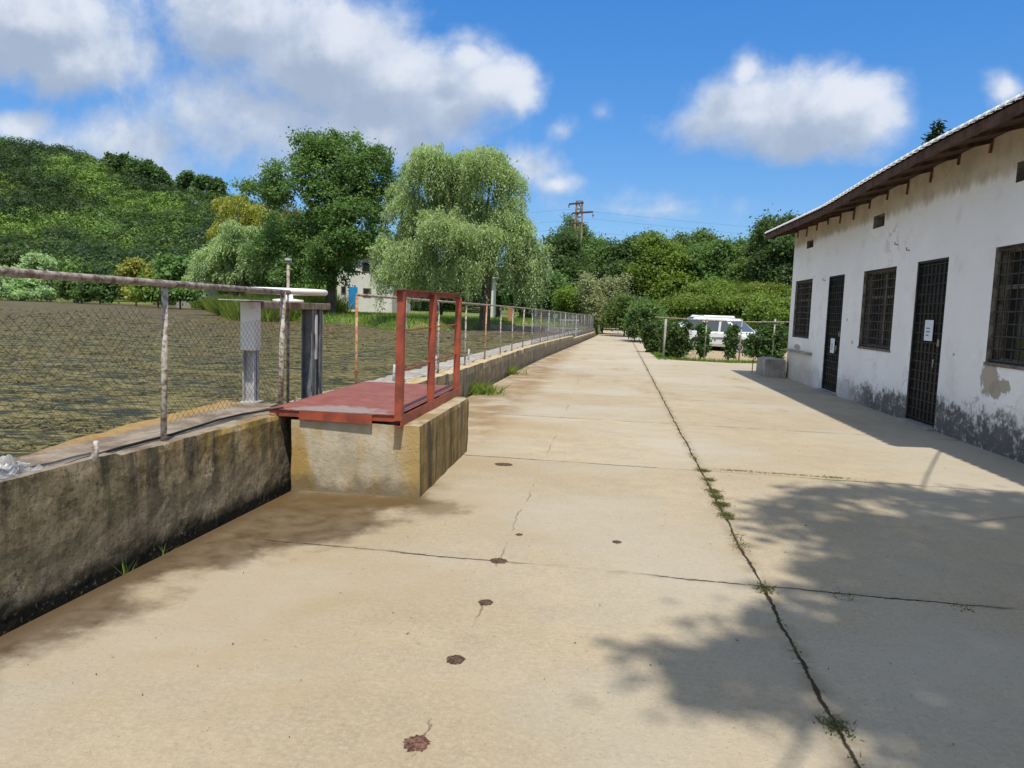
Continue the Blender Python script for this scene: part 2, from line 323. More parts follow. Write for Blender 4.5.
def stained(name, kind):
    t = material(name); P = t.wpos; x, y, z = t.xyz(P)[:3]
    st = t.noise(t.scale(P, (5, 5, 0.45)), 1.6, 7, 0.62, 0.2); st2 = t.noise(t.scale(P, (14, 14, 0.7)), 1.5, 5, 0.6)
    mo = t.noise(P, 3.2, 8, 0.68); fi = t.noise(P, 34, 6, 0.7); vf = t.noise(P, 150, 3, 0.6)
    nz = t.xyz(t.new('ShaderNodeNewGeometry').outputs['Normal'])
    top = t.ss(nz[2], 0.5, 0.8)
    if kind == 'near':
        c = t.mix(t.ss(mo, 0.35, 0.68), (0.16, 0.128, 0.082), (0.44, 0.365, 0.26)); ck = t.noise(t.scale(P, (1, 1, 1.5)), 7.5, 9, 0.78); c = t.mix(t.ss(ck, 0.52, 0.60, 0, 0.75), c, (0.05, 0.043, 0.030)); c = t.mix(t.ss(ck, 0.44, 0.38, 0, 0.7), c, (0.38, 0.325, 0.24))
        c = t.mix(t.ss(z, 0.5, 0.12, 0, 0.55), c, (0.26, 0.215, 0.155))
        c = t.mix(t.m('MULTIPLY', t.ss(st, 0.40, 0.58, 0.74, 0.0), t.ss(z, 0.12, 0.5, 0.35, 1)), c, (0.030, 0.027, 0.020))
        pa = t.vor(t.scale(t.vm('ADD', P, t.scale(t.comb(mo, mo, mo), (0.3, 0.3, 0.3))), (1, 3.2, 2.2)), 1.0); c = t.mix(t.m('MULTIPLY', t.ss(pa, 0.30, 0.14), t.ss(fi, 0.40, 0.56, 0, 0.9)), c, (0.46, 0.40, 0.31))
        c = t.mix(t.ss(st2, 0.56, 0.72, 0, 0.4), c, (0.34, 0.31, 0.24))
        # lichen, thick on the far end near the top
        ly = t.m('MULTIPLY', t.ss(y, 3.4, 5.4, 0.1, 1.0), t.ss(z, 0.22, 0.64)); ly = t.m('MULTIPLY', ly, t.ss(st, 0.40, 0.6)); c = t.mix(t.m('MULTIPLY', ly, 0.85), c, (0.34, 0.22, 0.03))
        gr = t.m('MULTIPLY', t.ss(t.noise(P, 2.1, 5), 0.5, 0.66), 0.45); c = t.mix(gr, c, (0.075, 0.08, 0.032))
        lo = t.ss(t.m('ADD', z, t.m('MULTIPLY_ADD', mo, 0.3, -0.15)), 0.12, 0.03); c = t.mix(t.m('MULTIPLY', lo, 0.85), c, (0.035, 0.030, 0.020)); c = t.mix(t.ss(t.m('ADD', z, t.m('MULTIPLY_ADD', fi, 0.05, -0.02)), 0.045, 0.0), c, (0.006, 0.005, 0.004)); c = t.mix(t.ss(fi, 0.56, 0.66, 0, 0.5), c, (0.30, 0.26, 0.20)); c = t.mix(t.ss(fi, 0.44, 0.34, 0, 0.6), c, (0.028, 0.024, 0.018))  # near-black strip at the foot paints in the shade of the gutter slot
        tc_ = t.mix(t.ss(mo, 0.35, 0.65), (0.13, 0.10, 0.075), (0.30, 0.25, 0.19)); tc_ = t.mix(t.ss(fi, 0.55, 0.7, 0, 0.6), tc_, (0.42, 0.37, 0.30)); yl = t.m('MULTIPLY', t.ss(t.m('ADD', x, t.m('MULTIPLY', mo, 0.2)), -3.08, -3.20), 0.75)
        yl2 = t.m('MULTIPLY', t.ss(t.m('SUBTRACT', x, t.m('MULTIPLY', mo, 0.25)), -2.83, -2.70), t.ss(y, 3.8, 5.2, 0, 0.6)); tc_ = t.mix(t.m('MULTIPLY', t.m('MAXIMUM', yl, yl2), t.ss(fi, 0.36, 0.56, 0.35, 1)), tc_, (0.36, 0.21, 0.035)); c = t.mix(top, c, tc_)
    elif kind == 'block':
        c = t.mix(t.ss(mo, 0.3, 0.7), (0.40, 0.35, 0.25), (0.58, 0.51, 0.39))
        oc = t.noise(t.scale(P, (2.2, 2.2, 0.8)), 1.5, 6, 0.6); ocm = t.m('MAXIMUM', t.ss(oc, 0.42, 0.60), t.m('MULTIPLY', t.ss(t.m('ADD', x, t.m('MULTIPLY', oc, 0.5)), -1.47, -1.22), 0.9))
        c = t.mix(t.m('MULTIPLY', ocm, 0.8), c, (0.40, 0.25, 0.05))
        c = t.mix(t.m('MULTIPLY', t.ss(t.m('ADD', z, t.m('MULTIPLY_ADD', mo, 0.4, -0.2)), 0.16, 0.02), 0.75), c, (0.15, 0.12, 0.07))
        c = t.mix(t.ss(fi, 0.62, 0.74, 0, 0.6), c, (0.12, 0.10, 0.07))
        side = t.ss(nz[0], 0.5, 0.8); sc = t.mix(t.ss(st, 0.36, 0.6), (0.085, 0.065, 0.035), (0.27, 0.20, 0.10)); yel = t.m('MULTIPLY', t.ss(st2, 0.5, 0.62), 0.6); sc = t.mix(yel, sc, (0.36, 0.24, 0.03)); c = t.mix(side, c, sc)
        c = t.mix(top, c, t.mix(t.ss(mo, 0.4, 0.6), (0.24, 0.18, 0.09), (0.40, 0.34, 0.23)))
    elif kind == 'far':
        c = t.mix(t.ss(mo, 0.3, 0.7), (0.19, 0.16, 0.11), (0.34, 0.29, 0.21))
        c = t.mix(t.ss(st2, 0.40, 0.58, 0.75, 0), c, (0.075, 0.065, 0.05)); c = t.mix(t.m('MULTIPLY', t.ss(st, 0.5, 0.62), 0.55), c, (0.30, 0.20, 0.06))
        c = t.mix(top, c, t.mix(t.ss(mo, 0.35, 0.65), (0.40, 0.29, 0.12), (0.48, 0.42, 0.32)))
    else:                                                       # plain grey concrete
        c = t.mix(t.ss(mo, 0.3, 0.7), (0.24, 0.22, 0.19), (0.40, 0.38, 0.34)); c = t.mix(t.ss(st, 0.5, 0.7, 0, 0.5), c, (0.10, 0.09, 0.07))
    c = t.mix(t.ss(vf, 0.5, 0.75, 0, 0.4), c, (0.06, 0.05, 0.035))
    h = t.m('ADD', t.m('MULTIPLY', mo, 1.2), t.m('MULTIPLY', fi, 0.28))
    return fin(t, c, 0.92, t.bump(h, 0.7, 0.02))
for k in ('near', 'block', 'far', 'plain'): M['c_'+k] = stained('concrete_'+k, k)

def plaster():
    t = material('limewash_plaster'); P = t.wpos; x, y, z = t.xyz(P)[:3]
    mo = t.noise(P, 2.2, 8, 0.68); lg = t.noise(P, 0.8, 4); fi = t.noise(P, 26, 6, 0.7); st = t.noise(t.scale(P, (4, 4, 1.6)), 1.5, 6, 0.65)
    c = t.mix(t.ss(lg, 0.3, 0.7), (0.83, 0.82, 0.80), (0.90, 0.89, 0.87))
    c = t.mix(t.ss(mo, 0.52, 0.72, 0, 0.35), c, (0.56, 0.53, 0.47)); c = t.mix(t.ss(fi, 0.58, 0.7, 0, 0.35), c, (0.50, 0.47, 0.41))
    # unpainted render under the eaves with runs
    ue = t.ss(t.m('ADD', z, t.m('MULTIPLY_ADD', st, 0.35, -0.17)), 3.22, 3.38); c = t.mix(t.m('MULTIPLY', ue, 0.95), c, t.mix(t.ss(mo, 0.4, 0.6), (0.46, 0.40, 0.31), (0.60, 0.53, 0.43)))
    # hairline cracks in the paint
    vr = t.vor(t.vm('ADD', P, t.scale(t.comb(mo, fi, mo), (0.35, 0.35, 0.35))), 1.3, 'DISTANCE_TO_EDGE'); c = t.mix(t.m('MULTIPLY', t.ss(vr, 0.012, 0.003), t.ss(lg, 0.5, 0.62, 0, 0.55)), c, (0.28, 0.25, 0.2))
    # flaking near the ground: black mould and bare render
    g1 = t.noise(P, 9.0, 10, 0.8); hz = t.m('ADD', z, t.m('MULTIPLY_ADD', t.noise(P, 1.1, 5, 0.6), 0.9, -0.45))
    near = t.ss(y, 15.5, 13.5, 0.25, 1.0)
    mould = t.m('MULTIPLY', t.ss(hz, 0.72, 0.30), t.ss(g1, t.ss(hz, 0.15, 0.72, 0.34, 0.60), t.ss(hz, 0.15, 0.72, 0.50, 0.70))); mould = t.m('MULTIPLY', mould, near)
    c = t.mix(t.m('MULTIPLY', t.ss(hz, 0.62, 0.25, 0, 0.45), t.ss(mo, 0.3, 0.6)), c, (0.44, 0.40, 0.33)); c = t.mix(t.m('MULTIPLY', mould, 0.88), c, (0.045, 0.038, 0.028))
    ye = t.m('MULTIPLY', t.ss(y, 16.6, 18.3), t.ss(hz, 1.1, 0.5, 0, 0.5)); c = t.mix(ye, c, (0.50, 0.43, 0.29))
    # fallen patches of plaster
    for (py, pz, ry, rz) in ((9.62, 0.86, 0.24, 0.24), (9.28, 0.80, 0.18, 0.10), (9.45, 0.74, 0.16, 0.13), (18.9, 0.83, 0.35, 0.08), (10.6, 1.1, 0.04, 0.03), (15.2, 1.52, 0.05, 0.04), (14.8, 1.1, 0.05, 0.04)):
        d = t.vm('LENGTH', t.scale(t.vm('SUBTRACT', P, (4.6, py, pz)), (0, 1/ry, 1/rz))); d = t.m('ADD', d, t.m('MULTIPLY_ADD', g1, 2.0, -1.0)); c = t.mix(t.ss(d, 0.9, 0.8, 0, 0.9), c, t.mix(fi, (0.30, 0.25, 0.18), (0.42, 0.36, 0.28)))
    h = t.m('ADD', t.m('MULTIPLY', mo, 1.0), t.m('MULTIPLY', fi, 0.35)); h = t.m('SUBTRACT', h, mould)
    return fin(t, c, 0.9, t.bump(h, 0.6, 0.02))
M['plaster'] = plaster()

def simple(name, c1, c2, scale=8, rough=0.6, metal=0.0, bump=0.3, thr=(0.35, 0.65), spec=0.3):
    t = material(name); n = t.noise(t.pos, scale, 7, 0.65); c = t.mix(t.ss(n, *thr), c1, c2); fin(t, c, rough, t.bump(n, bump, 0.01), metal)
    t.b.inputs['Specular IOR Level'].default_value = spec; return t.mt
M['red'] = simple('red_paint_rusty', (0.38, 0.085, 0.045), (0.20, 0.055, 0.036), 7, 0.5, bump=0.2)
M['pipe'] = simple('peeling_grey_pipe', (0.16, 0.10, 0.07), (0.47, 0.44, 0.39), 26, 0.6, thr=(0.38, 0.58))
M['pipe_rust'] = simple('rusty_pipe', (0.33, 0.13, 0.05), (0.50, 0.36, 0.22), 22, 0.7, thr=(0.4, 0.65))
M['rail_brown'] = simple('rail_pipe_worn', (0.12, 0.075, 0.055), (0.36, 0.31, 0.27), 20, 0.55, thr=(0.35, 0.6))
M['wire'] = simple('wire_dark', (0.07, 0.055, 0.045), (0.16, 0.13, 0.10), 30, 0.6)
M['white_paint'] = simple('white_paint', (0.74, 0.73, 0.70), (0.52, 0.50, 0.45), 9, 0.5, thr=(0.55, 0.8))
M['grey_paint'] = simple('grey_paint', (0.50, 0.51, 0.53), (0.34, 0.34, 0.35), 9, 0.5)
M['dark_steel'] = simple('dark_steel', (0.13, 0.14, 0.16), (0.24, 0.24, 0.25), 8, 0.5)
M['beam'] = simple('beam_brown', (0.16, 0.12, 0.085), (0.30, 0.25, 0.19), 12, 0.8)
M['black_steel'] = simple('black_steel', (0.010, 0.010, 0.011), (0.030, 0.028, 0.027), 10, 0.5)
M['grille'] = simple('grille_steel', (0.030, 0.027, 0.024), (0.075, 0.062, 0.05), 20, 0.6)
M['wood_grey'] = simple('weathered_wood', (0.10, 0.085, 0.07), (0.22, 0.19, 0.155), 14, 0.85)
M['wood_brown'] = simple('brown_board', (0.055, 0.026, 0.016), (0.12, 0.065, 0.04), 9, 0.8)
M['soffit'] = simple('soffit_boards', (0.035, 0.022, 0.016), (0.08, 0.05, 0.035), 7, 0.85)
M['roof_white'] = simple('white_roof_sheet', (0.80, 0.79, 0.76), (0.62, 0.60, 0.56), 6, 0.45, thr=(0.55, 0.8))
M['rust'] = simple('rust', (0.10, 0.045, 0.02), (0.20, 0.09, 0.04), 20, 0.9)
M['debris'] = simple('debris', (0.025, 0.017, 0.012), (0.15, 0.09, 0.06), 70, 0.95, bump=1.0)
M['rust_debris'] = simple('rust_debris', (0.05, 0.022, 0.015), (0.22, 0.12, 0.085), 55, 0.95, bump=1.0)
M['rubber'] = simple('rubber', (0.015, 0.015, 0.015), (0.03, 0.03, 0.03), 20, 0.8)
M['car_white'] = simple('car_paint_white', (0.78, 0.79, 0.80), (0.74, 0.75, 0.76), 2, 0.25, spec=0.5)
M['paper'] = simple('paper', (0.72, 0.76, 0.80), (0.66, 0.70, 0.75), 4, 0.7)
M['ink'] = simple('ink', (0.10, 0.16, 0.28), (0.12, 0.18, 0.30), 4, 0.7)
M['blue'] = simple('blue_paint', (0.02, 0.22, 0.55), (0.03, 0.26, 0.60), 4, 0.5)
M['house_white'] = simple('house_render', (0.74, 0.72, 0.68), (0.62, 0.60, 0.56), 0.7, 0.9)
M['roof_tile'] = simple('red_tile', (0.22, 0.09, 0.06), (0.32, 0.14, 0.09), 3, 0.9)
M['tower'] = simple('tower_concrete', (0.20, 0.12, 0.085), (0.34, 0.24, 0.18), 2, 0.9)
M['pink'] = simple('pink_render', (0.42, 0.30, 0.26), (0.52, 0.42, 0.36), 1.2, 0.9)
M['chrome'] = simple('door_hardware', (0.45, 0.45, 0.45), (0.30, 0.29, 0.28), 20, 0.35, metal=0.9)
t = material('platform_plate'); P = t.wpos; n = t.noise(P, 6, 8, 0.7); c = t.mix(t.ss(n, 0.35, 0.65), (0.20, 0.058, 0.042), (0.27, 0.095, 0.070))
d = t.vm('LENGTH', t.scale(t.vm('SUBTRACT', P, (-2.12, 5.68, 0.66)), (1/0.42, 1/0.27, 0))); d = t.m('ADD', d, t.m('MULTIPLY_ADD', t.noise(P, 9, 5, 0.7), 1.6, -0.8))
c = t.mix(t.ss(d, 1.05, 0.7, 0, 0.8), c, (0.27, 0.235, 0.225)); c = t.mix(t.ss(t.noise(P, 50, 4), 0.62, 0.7, 0, 0.5), c, (0.42, 0.2, 0.16)); c = t.mix(t.ss(t.noise(P, 16, 6, 0.7), 0.60, 0.68, 0, 0.8), c, (0.10, 0.045, 0.025)); M['plate'] = fin(t, c, 0.5, t.bump(n, 0.15, 0.01))
t = material('window_glass_dark'); n = t.noise(t.pos, 1.5, 3); fin(t, t.mix(n, (0.012, 0.013, 0.014), (0.035, 0.035, 0.035)), 0.12); t.b.inputs['Specular IOR Level'].default_value = 0.5; M['glass'] = t.mt
M['reveal'] = simple('dark_reveal', (0.12, 0.105, 0.085), (0.30, 0.27, 0.22), 10, 0.9)  # sides of the openings, coloured darker than the wall plaster
M['vent'] = simple('vent_dark', (0.06, 0.055, 0.05), (0.14, 0.13, 0.115), 10, 0.9)
t = material('car_glass'); fin(t, (0.085, 0.11, 0.12), 0.12); t.b.inputs['Specular IOR Level'].default_value = 0.7; M['car_glass'] = t.mt
t = material('plastic_sheet'); n = t.noise(t.pos, 7, 5); fin(t, t.mix(t.ss(n, 0.42, 0.6), (0.50, 0.49, 0.48), (0.16, 0.155, 0.165)), 0.3, t.bump(n, 0.5, 0.02)); t.b.inputs['Specular IOR Level'].default_value = 0.6; M['plastic'] = t.mt

def ground_mat():
    t = material('ground_soil_grass'); P = t.wpos; n = t.noise(P, 0.25, 6, 0.6); f = t.noise(P, 3, 8, 0.7)
    c = t.mix(t.ss(n, 0.35, 0.6), (0.085, 0.13, 0.028), (0.13, 0.185, 0.040)); c = t.mix(t.ss(f, 0.45, 0.7, 0, 0.6), c, (0.06, 0.085, 0.022))
    c = t.mix(t.ss(t.noise(P, 0.6, 4), 0.52, 0.66, 0, 0.6), c, (0.22, 0.17, 0.09))
    x, y, z = t.xyz(P)[:3]
    # bare dirt lot where the cars stand, and soil darkened to paint in the gutter's shadow
    lot = t.m('MULTIPLY', t.ss(x, 1.2, 2.0), t.m('MULTIPLY', t.ss(y, 22, 24), t.ss(t.m('SUBTRACT', y, t.m('MULTIPLY', f, 3.0)), 42, 36))); c = t.mix(t.m('MULTIPLY', lot, t.ss(n, 0.25, 0.42)), c, (0.36, 0.28, 0.18))
    gut = t.m('MULTIPLY', t.ss(z, -0.10, -0.2), 1.0); c = t.mix(gut, c, (0.022, 0.018, 0.012))
    return fin(t, c, 0.95, t.bump(f, 0.8, 0.08))
M['ground'] = ground_mat()
def lake_mat():
    t = material('weedy_water'); P = t.wpos; x, y, z = t.xyz(P)[:3]
    a = t.noise(t.scale(P, (1.0, 1.7, 1)), 1.7, 8, 0.68); b = t.noise(t.scale(P, (1.0, 2.2, 1)), 6.5, 6, 0.68); n = t.noise(P, 0.09, 4)
    weed = t.ss(t.m('ADD', t.m('MULTIPLY', a, 0.55), t.m('MULTIPLY', b, 0.45)), 0.435, 0.535)
    wc = t.mix(t.ss(b, 0.4, 0.62), (0.085, 0.074, 0.026), (0.20, 0.175, 0.080))
    wc = t.mix(t.ss(t.m('ADD', y, t.m('MULTIPLY', n, 30)), 24, 60, 0, 0.75), wc, (0.150, 0.108, 0.062))
    wc = t.mix(t.ss(t.m('SUBTRACT', y, t.m('MULTIPLY', x, 0)), 100, 300, 0, 0.0), wc, (0.1, 0.1, 0.05))
    c = t.mix(weed, (0.020, 0.024, 0.008), wc)
    r = t.ss(weed, 0, 1, 0.22, 0.8); h = t.m('ADD', t.m('MULTIPLY', weed, 0.6), b)
    fin(t, c, r, t.bump(h, 0.7, 0.03)); t.b.inputs['Specular IOR Level'].default_value = 0.14; return t.mt
M['lake'] = lake_mat()
M['weed'] = foliage('pond_weed', (0.060, 0.055, 0.016), (0.21, 0.185, 0.085), 0.1, 0.7)

# ------------------------------------------------------------------ terrain, water, pavement
WX = [(-60, -2.58), (7.5, -2.56), (13, -2.39), (16, -2.31), (19.5, -2.25), (23.6, -2.10), (29, -1.83), (35, -1.50), (48, -0.85), (60, -0.6), (600, -0.6)]
def wallx(y): return np.interp(y, [a for a, b in WX], [b for a, b in WX])
SH = [(-400, 160), (-110, 135), (-70, 118), (-46, 84), (-30, 58), (-22, 45), (-15, 42), (-10, 34), (-6, 42), (-3.2, 49), (-2, 51)]
def shore(x): return np.interp(x, [a for a, b in SH], [b for a, b in SH])
def sst(a, b, v):
    k = np.clip((v-a)/(b-a), 0, 1); return k*k*(3-2*k)
LAKE_Z = 0.35
HX = [-500, -300, -212, -185, -160, -138, -122, -105, -92, -60, 0, 60]; HA = [66, 61, 52, 44.0, 37.0, 33.0, 30.5, 25.5, 20.5, 11, 3, 2]
def hill_a(x): return np.interp(x, HX, HA)
def height(x, y):
    x = np.asarray(x, float); y = np.asarray(y, float)
    z = np.full(np.broadcast(x, y).shape, -0.07)
    inside = (x > wallx(y)-0.05) & (x < 5.2) & (y < 24.5); road = (x > wallx(y)-0.05) & (x < 1.2) & (y < 76)
    z = np.where(inside | road, -0.32, z)
    rise = sst(38, 66, y)*sst(2.2, 9, x)*4.2 + sst(60, 120, y)*sst(-4, 10, x)*2.0; z = z+rise*(~(inside | road))
    lk = x < wallx(y)-0.12; ds = y-shore(x)
    zl = np.where(ds < 0, -1.0+0*ds, LAKE_Z-0.06+0.22*np.clip(ds, 0, 2.2)); zl = np.where((ds < 0) & (ds > -2), LAKE_Z-0.06+0.5*ds, zl)
    zl = zl + (sst(125, 275, y)*(1-0.95*sst(278, 340, y))*hill_a(x))*(ds > 0) + 1.5*np.sin(x*0.085+1.7*np.sin(y*0.035))*np.sin(y*0.07+0.03*x)*sst(130, 160, y)*(1-sst(235, 265, y))*(ds > 0)
    return np.where(lk, zl, z)
def graded(a, b, fine, coarse, c0):
    out = [c0]; s = fine
    v = c0
    while v < b: v += s; s = min(s*1.09, coarse); out.append(v)
    v = c0; s = fine
    while v > a: v -= s; s = min(s*1.09, coarse); out.append(v)
    return sorted(out)
gxs = [u for u in graded(-420, 300, 0.35, 9, 0.0) if abs(u) > 0.0] + [-0.06, -0.17]; gxs = sorted(gxs)
gys = graded(-40, 600, 0.6, 9, 30.0)
GX, GY = np.meshgrid(np.array(gxs), np.array(gys), indexing='ij')
fade = np.clip(1-np.abs(GX)/30, 0, 1); WXm = GX + wallx(GY)*fade + (-2.5)*(1-fade)
H = height(WXm, GY)
bumpy = 0.12*np.sin(WXm*0.7+GY*0.23)*np.sin(GY*0.41)*(GY > 40); H = H+bumpy*(H > 0.5)
gb = MB(); gb.grid([[(WXm[i, j], GY[i, j], H[i, j]) for j in range(len(gys))] for i in range(len(gxs))])
tag(gb.build('ground', M['ground'], smooth=True, keep=True), 'grass and bare dirt ground rising to a wooded hill', kind='structure')
lb = MB(); ys_ = [-40, -10, 0, 7.5, 13, 16, 19.5, 23.6, 29, 35, 48, 60, 90, 170]; P_ = []
for gx in (-420, -100, -30, -10, -3, -0.2):
    P_.append([((gx-2.5) if gx < -1 else gx+wallx(y), y, LAKE_Z) for y in ys_])
lb.grid(P_); tag(lb.build('lake', M['lake'], keep=True), 'reservoir water choked with brown and green weed', kind='structure')
pb = MB(); left = [(-2.72, -10), (-2.72, 0), (-2.585, 2.87), (-2.46, 5.6), (-2.45, 7.5)] + [(wallx(y)+0.10, y) for y in (13, 16, 19.5, 23.6, 29, 35, 48, 60, 76)]
right = [(2.9, 76), (2.5, 58), (2.3, 50), (1.9, 38), (1.65, 30), (1.75, 26.3), (2.4, 25.4), (4.0, 25.0), (5.4, 25.6), (7.2, 26.2), (12, 26.5), (12, -10)]
poly = [tuple(map(float, p)) for p in left+right]; nP = len(poly)
pb.v = [(x, y, 0.0) for x, y in poly]+[(x, y, -0.3) for x, y in poly]; pb.f = [tuple(range(nP))[::-1]] + [(i, (i+1) % nP, (i+1) % nP+nP, i+nP) for i in range(nP)]
po = pb.build('pavement', M['pavement'], keep=True)
bm = bmesh.new(); bm.from_mesh(po.data); bmesh.ops.triangulate(bm, faces=bm.faces); bmesh.ops.recalc_face_normals(bm, faces=bm.faces); bm.to_mesh(po.data); bm.free()
tag(po, 'sun-bleached jointed concrete pavement', kind='structure')

# ------------------------------------------------------------------ rough concrete box
def rough(name, label, cat, mat, x0, x1, y0, y1, z0, z1, res=0.05, amp=0.008, chip=0.03, fx=None, group=None, top=None, seed=0, parent=None):
    """closed box with weathered faces and chipped upper arrises; fx(y) shifts it sideways, top(y) its height"""
    ny = max(2, int((y1-y0)/res)); nz = max(2, int((z1-z0)/res)); nx = max(2, int((x1-x0)/res))
    ring = [(x1, z0+(z1-z0)*k/nz) for k in range(nz)] + [(x1-(x1-x0)*k/nx, z1) for k in range(nx)] + [(x0, z1-(z1-z0)*k/nz) for k in range(nz)] + [(x0+(x1-x0)*k/nx, z0) for k in range(nx)]
    cxm = (x0+x1)/2; czm = (z0+z1)/2; rows = []
    for j in range(ny+1):
        y = y0+(y1-y0)*j/ny; row = []
        for (x, z) in ring:
            sh = float(fx(y)) if fx else 0.0; zz = z
            if top and z > z0: zz = z0+(z-z0)*(top(y)-z0)/(z1-z0)
            p = Vector((x+seed, y*1.0, z)); n = mnoise.fractal(p*5, 1.0, 2.0, 4); n2 = mnoise.fractal(p*1.3, 1.0, 2.0, 3)
            dx = (n*amp+n2*amp)*(1 if x > cxm else -1)*(abs(z-z1) > 1e-6 or abs(x-x1) < 1e-6 or abs(x-x0) < 1e-6); dz = (n*amp*0.6) if z > czm else 0
            c = 0
            if abs(z-z1) < 1e-6 and (abs(x-x1) < 1e-6 or abs(x-x0) < 1e-6):
                c = max(0, mnoise.fractal(Vector((y*2.2+seed, x, 3)), 1.0, 2.0, 4)+0.25)*chip; c = min(c, 0.07)
                dx -= c*(1 if x > cxm else -1); dz -= c*0.8
            row.append((x+sh+dx, y, zz+dz))
        rows.append(row+[row[0]])
    mb = MB(); mb.grid(rows); n_ = len(rows[0])
    mb.f.append(tuple(range(n_-1))); e = ny*n_; mb.f.append(tuple(e+k for k in range(n_-1))[::-1])
    o = mb.build(name, mat, parent, smooth=False)
    bm = bmesh.new(); bm.from_mesh(o.data); bmesh.ops.remove_doubles(bm, verts=bm.verts, dist=1e-5); bmesh.ops.recalc_face_normals(bm, faces=bm.faces); bm.to_mesh(o.data); bm.free()
    if parent is None: tag(o, label, cat, group)
    return o
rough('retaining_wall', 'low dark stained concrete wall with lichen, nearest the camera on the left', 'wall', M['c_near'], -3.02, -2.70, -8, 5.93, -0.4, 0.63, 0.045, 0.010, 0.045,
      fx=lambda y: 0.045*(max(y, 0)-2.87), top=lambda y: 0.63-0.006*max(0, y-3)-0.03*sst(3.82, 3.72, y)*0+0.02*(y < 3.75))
# slab on the water side of the wall top (wider towards the sluice)
sb = MB(); edge_ = [(-3.05, -8), (-3.10, 2.5), (-3.18, 3.5), (-3.24, 3.8), (-3.32, 4.25), (-3.36, 4.7), (-3.40, 5.4), (-3.42, 6.3)]
n_ = len(edge_); pts = []
rows = []
for j in range(90):
    y = -8+14.3*j/89 if j < 10 else 1+5.3*(j-10)/79; xe = float(np.interp(y, [b for a, b in edge_], [a for a, b in edge_])); row = []
    for k, (fx_, z) in enumerate([(0, 0.59), (0.1, 0.592), (0.35, 0.59), (0.6, 0.592), (0.85, 0.59), (0.97, 0.60), (1.0, 0.585), (1.0, 0.40), (1.0, 0.1)]):
        x = -2.915+(xe+2.915)*fx_; nn = mnoise.fractal(Vector((x*4, y*4, z*4)), 1, 2, 4)*0.012
        row.append((x+(nn*2 if k > 5 else 0), y, z+nn))
    rows.append(row)
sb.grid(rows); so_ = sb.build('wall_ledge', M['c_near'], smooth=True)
tag(so_, 'rough concrete ledge with a yellow lichen edge between dark wall and lake', 'ledge')
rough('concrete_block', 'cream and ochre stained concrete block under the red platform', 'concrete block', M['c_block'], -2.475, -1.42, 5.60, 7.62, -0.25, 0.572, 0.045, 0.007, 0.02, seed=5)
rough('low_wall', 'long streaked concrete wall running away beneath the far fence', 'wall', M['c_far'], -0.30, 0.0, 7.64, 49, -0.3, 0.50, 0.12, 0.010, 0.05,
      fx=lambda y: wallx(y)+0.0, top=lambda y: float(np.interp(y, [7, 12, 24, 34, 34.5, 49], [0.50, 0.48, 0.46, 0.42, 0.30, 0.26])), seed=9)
rough('water_ledge', 'pale grey concrete ledge at water level behind the far wall', 'ledge', M['c_plain'], -0.95, -0.42, 7.7, 46, -0.2, 0.42, 0.15, 0.012, 0.05, fx=lambda y: wallx(y), seed=12)

# ------------------------------------------------------------------ near railing
def chainlink(a, b, z0, z1, p=0.062, r=0.0012, sag=0.0):
    a = Vector(a); b = Vector(b); L = (b-a).length; d = (b-a)/L; h = z1-z0; mb = MB(); n = int(L/p)
    for k in range(-int(h/p), n):
        for sgn in (1, -1):
            s0 = k*p; pts = []
            for q_ in np.linspace(0, h, 5):
                s_ = s0+q_ if sgn > 0 else s0+h-q_
                if 0 <= s_ <= L: pts.append((a.x+d.x*s_, a.y+d.y*s_, z0+q_-sag*math.sin(math.pi*s_/L)*(q_/h)))
            if len(pts) > 1: mb.tube([pts[0], pts[-1]], r, 3, False)
    return mb
nf = thing('pipe_railing', 'pipe railing with sagging chain-link mesh on the near dark wall', 'railing', (-2.69, 2.5, 0.62))
MB().tube([(-2.69, -4, 1.6), (-2.69, 1.2, 1.6), (-2.68, 4.1, 1.592), (-2.67, 5.98, 1.585)], 0.021, 10).build('top_rail', M['rail_brown'], nf, True)
for y in (-1.6, 1.0): MB().tube([(-2.69, y, 0.5), (-2.69, y, 1.59)], 0.019, 10).build('post', M['pipe'], nf, True)
MB().tube([(-2.71, 4.24, 0.5), (-2.70, 4.245, 1.0), (-2.69, 4.25, 1.59)], 0.019, 10).build('post', M['pipe'], nf, True)
MB().tube([(-2.69, 5.87, 0.5), (-2.685, 5.87, 1.0), (-2.67, 5.87, 1.59)], 0.022, 10).build('post', M['pipe'], nf, True)
cl = chainlink((-2.73, -3.8, 0), (-2.72, 4.24, 0), 0.78, 1.47, sag=0.16); cl2 = chainlink((-2.72, 4.26, 0), (-2.71, 5.87, 0), 0.72, 1.40, sag=0.06)
cl.build('wire_mesh', M['wire'], nf); cl2.build('wire_mesh', M['wire'], nf)
st = MB().tube([(-2.73, 3.55, 0.55), (-2.662, 3.555, 0.66), (-2.655, 3.56, 0.742)], [0.022, 0.019, 0.014], 7).build('post_stub', M['pipe'], None, True)
tag(st, 'short sawn-off pipe stub beside the crumpled plastic on the dark wall', 'post')
cb = MB().tube([(-2.70, 3.3, 0.640), (-2.72, 3.5, 0.643), (-2.75, 3.9, 0.64), (-2.745, 4.4, 0.635), (-2.74, 4.95, 0.648), (-2.73, 5.3, 0.645), (-2.56, 5.62, 0.66), (-2.5, 5.66, 0.60)], 0.008, 6)
tag(cb.build('black_cable', M['rubber'], None, True), 'thin black cable lying along the top of the dark wall', 'cable')
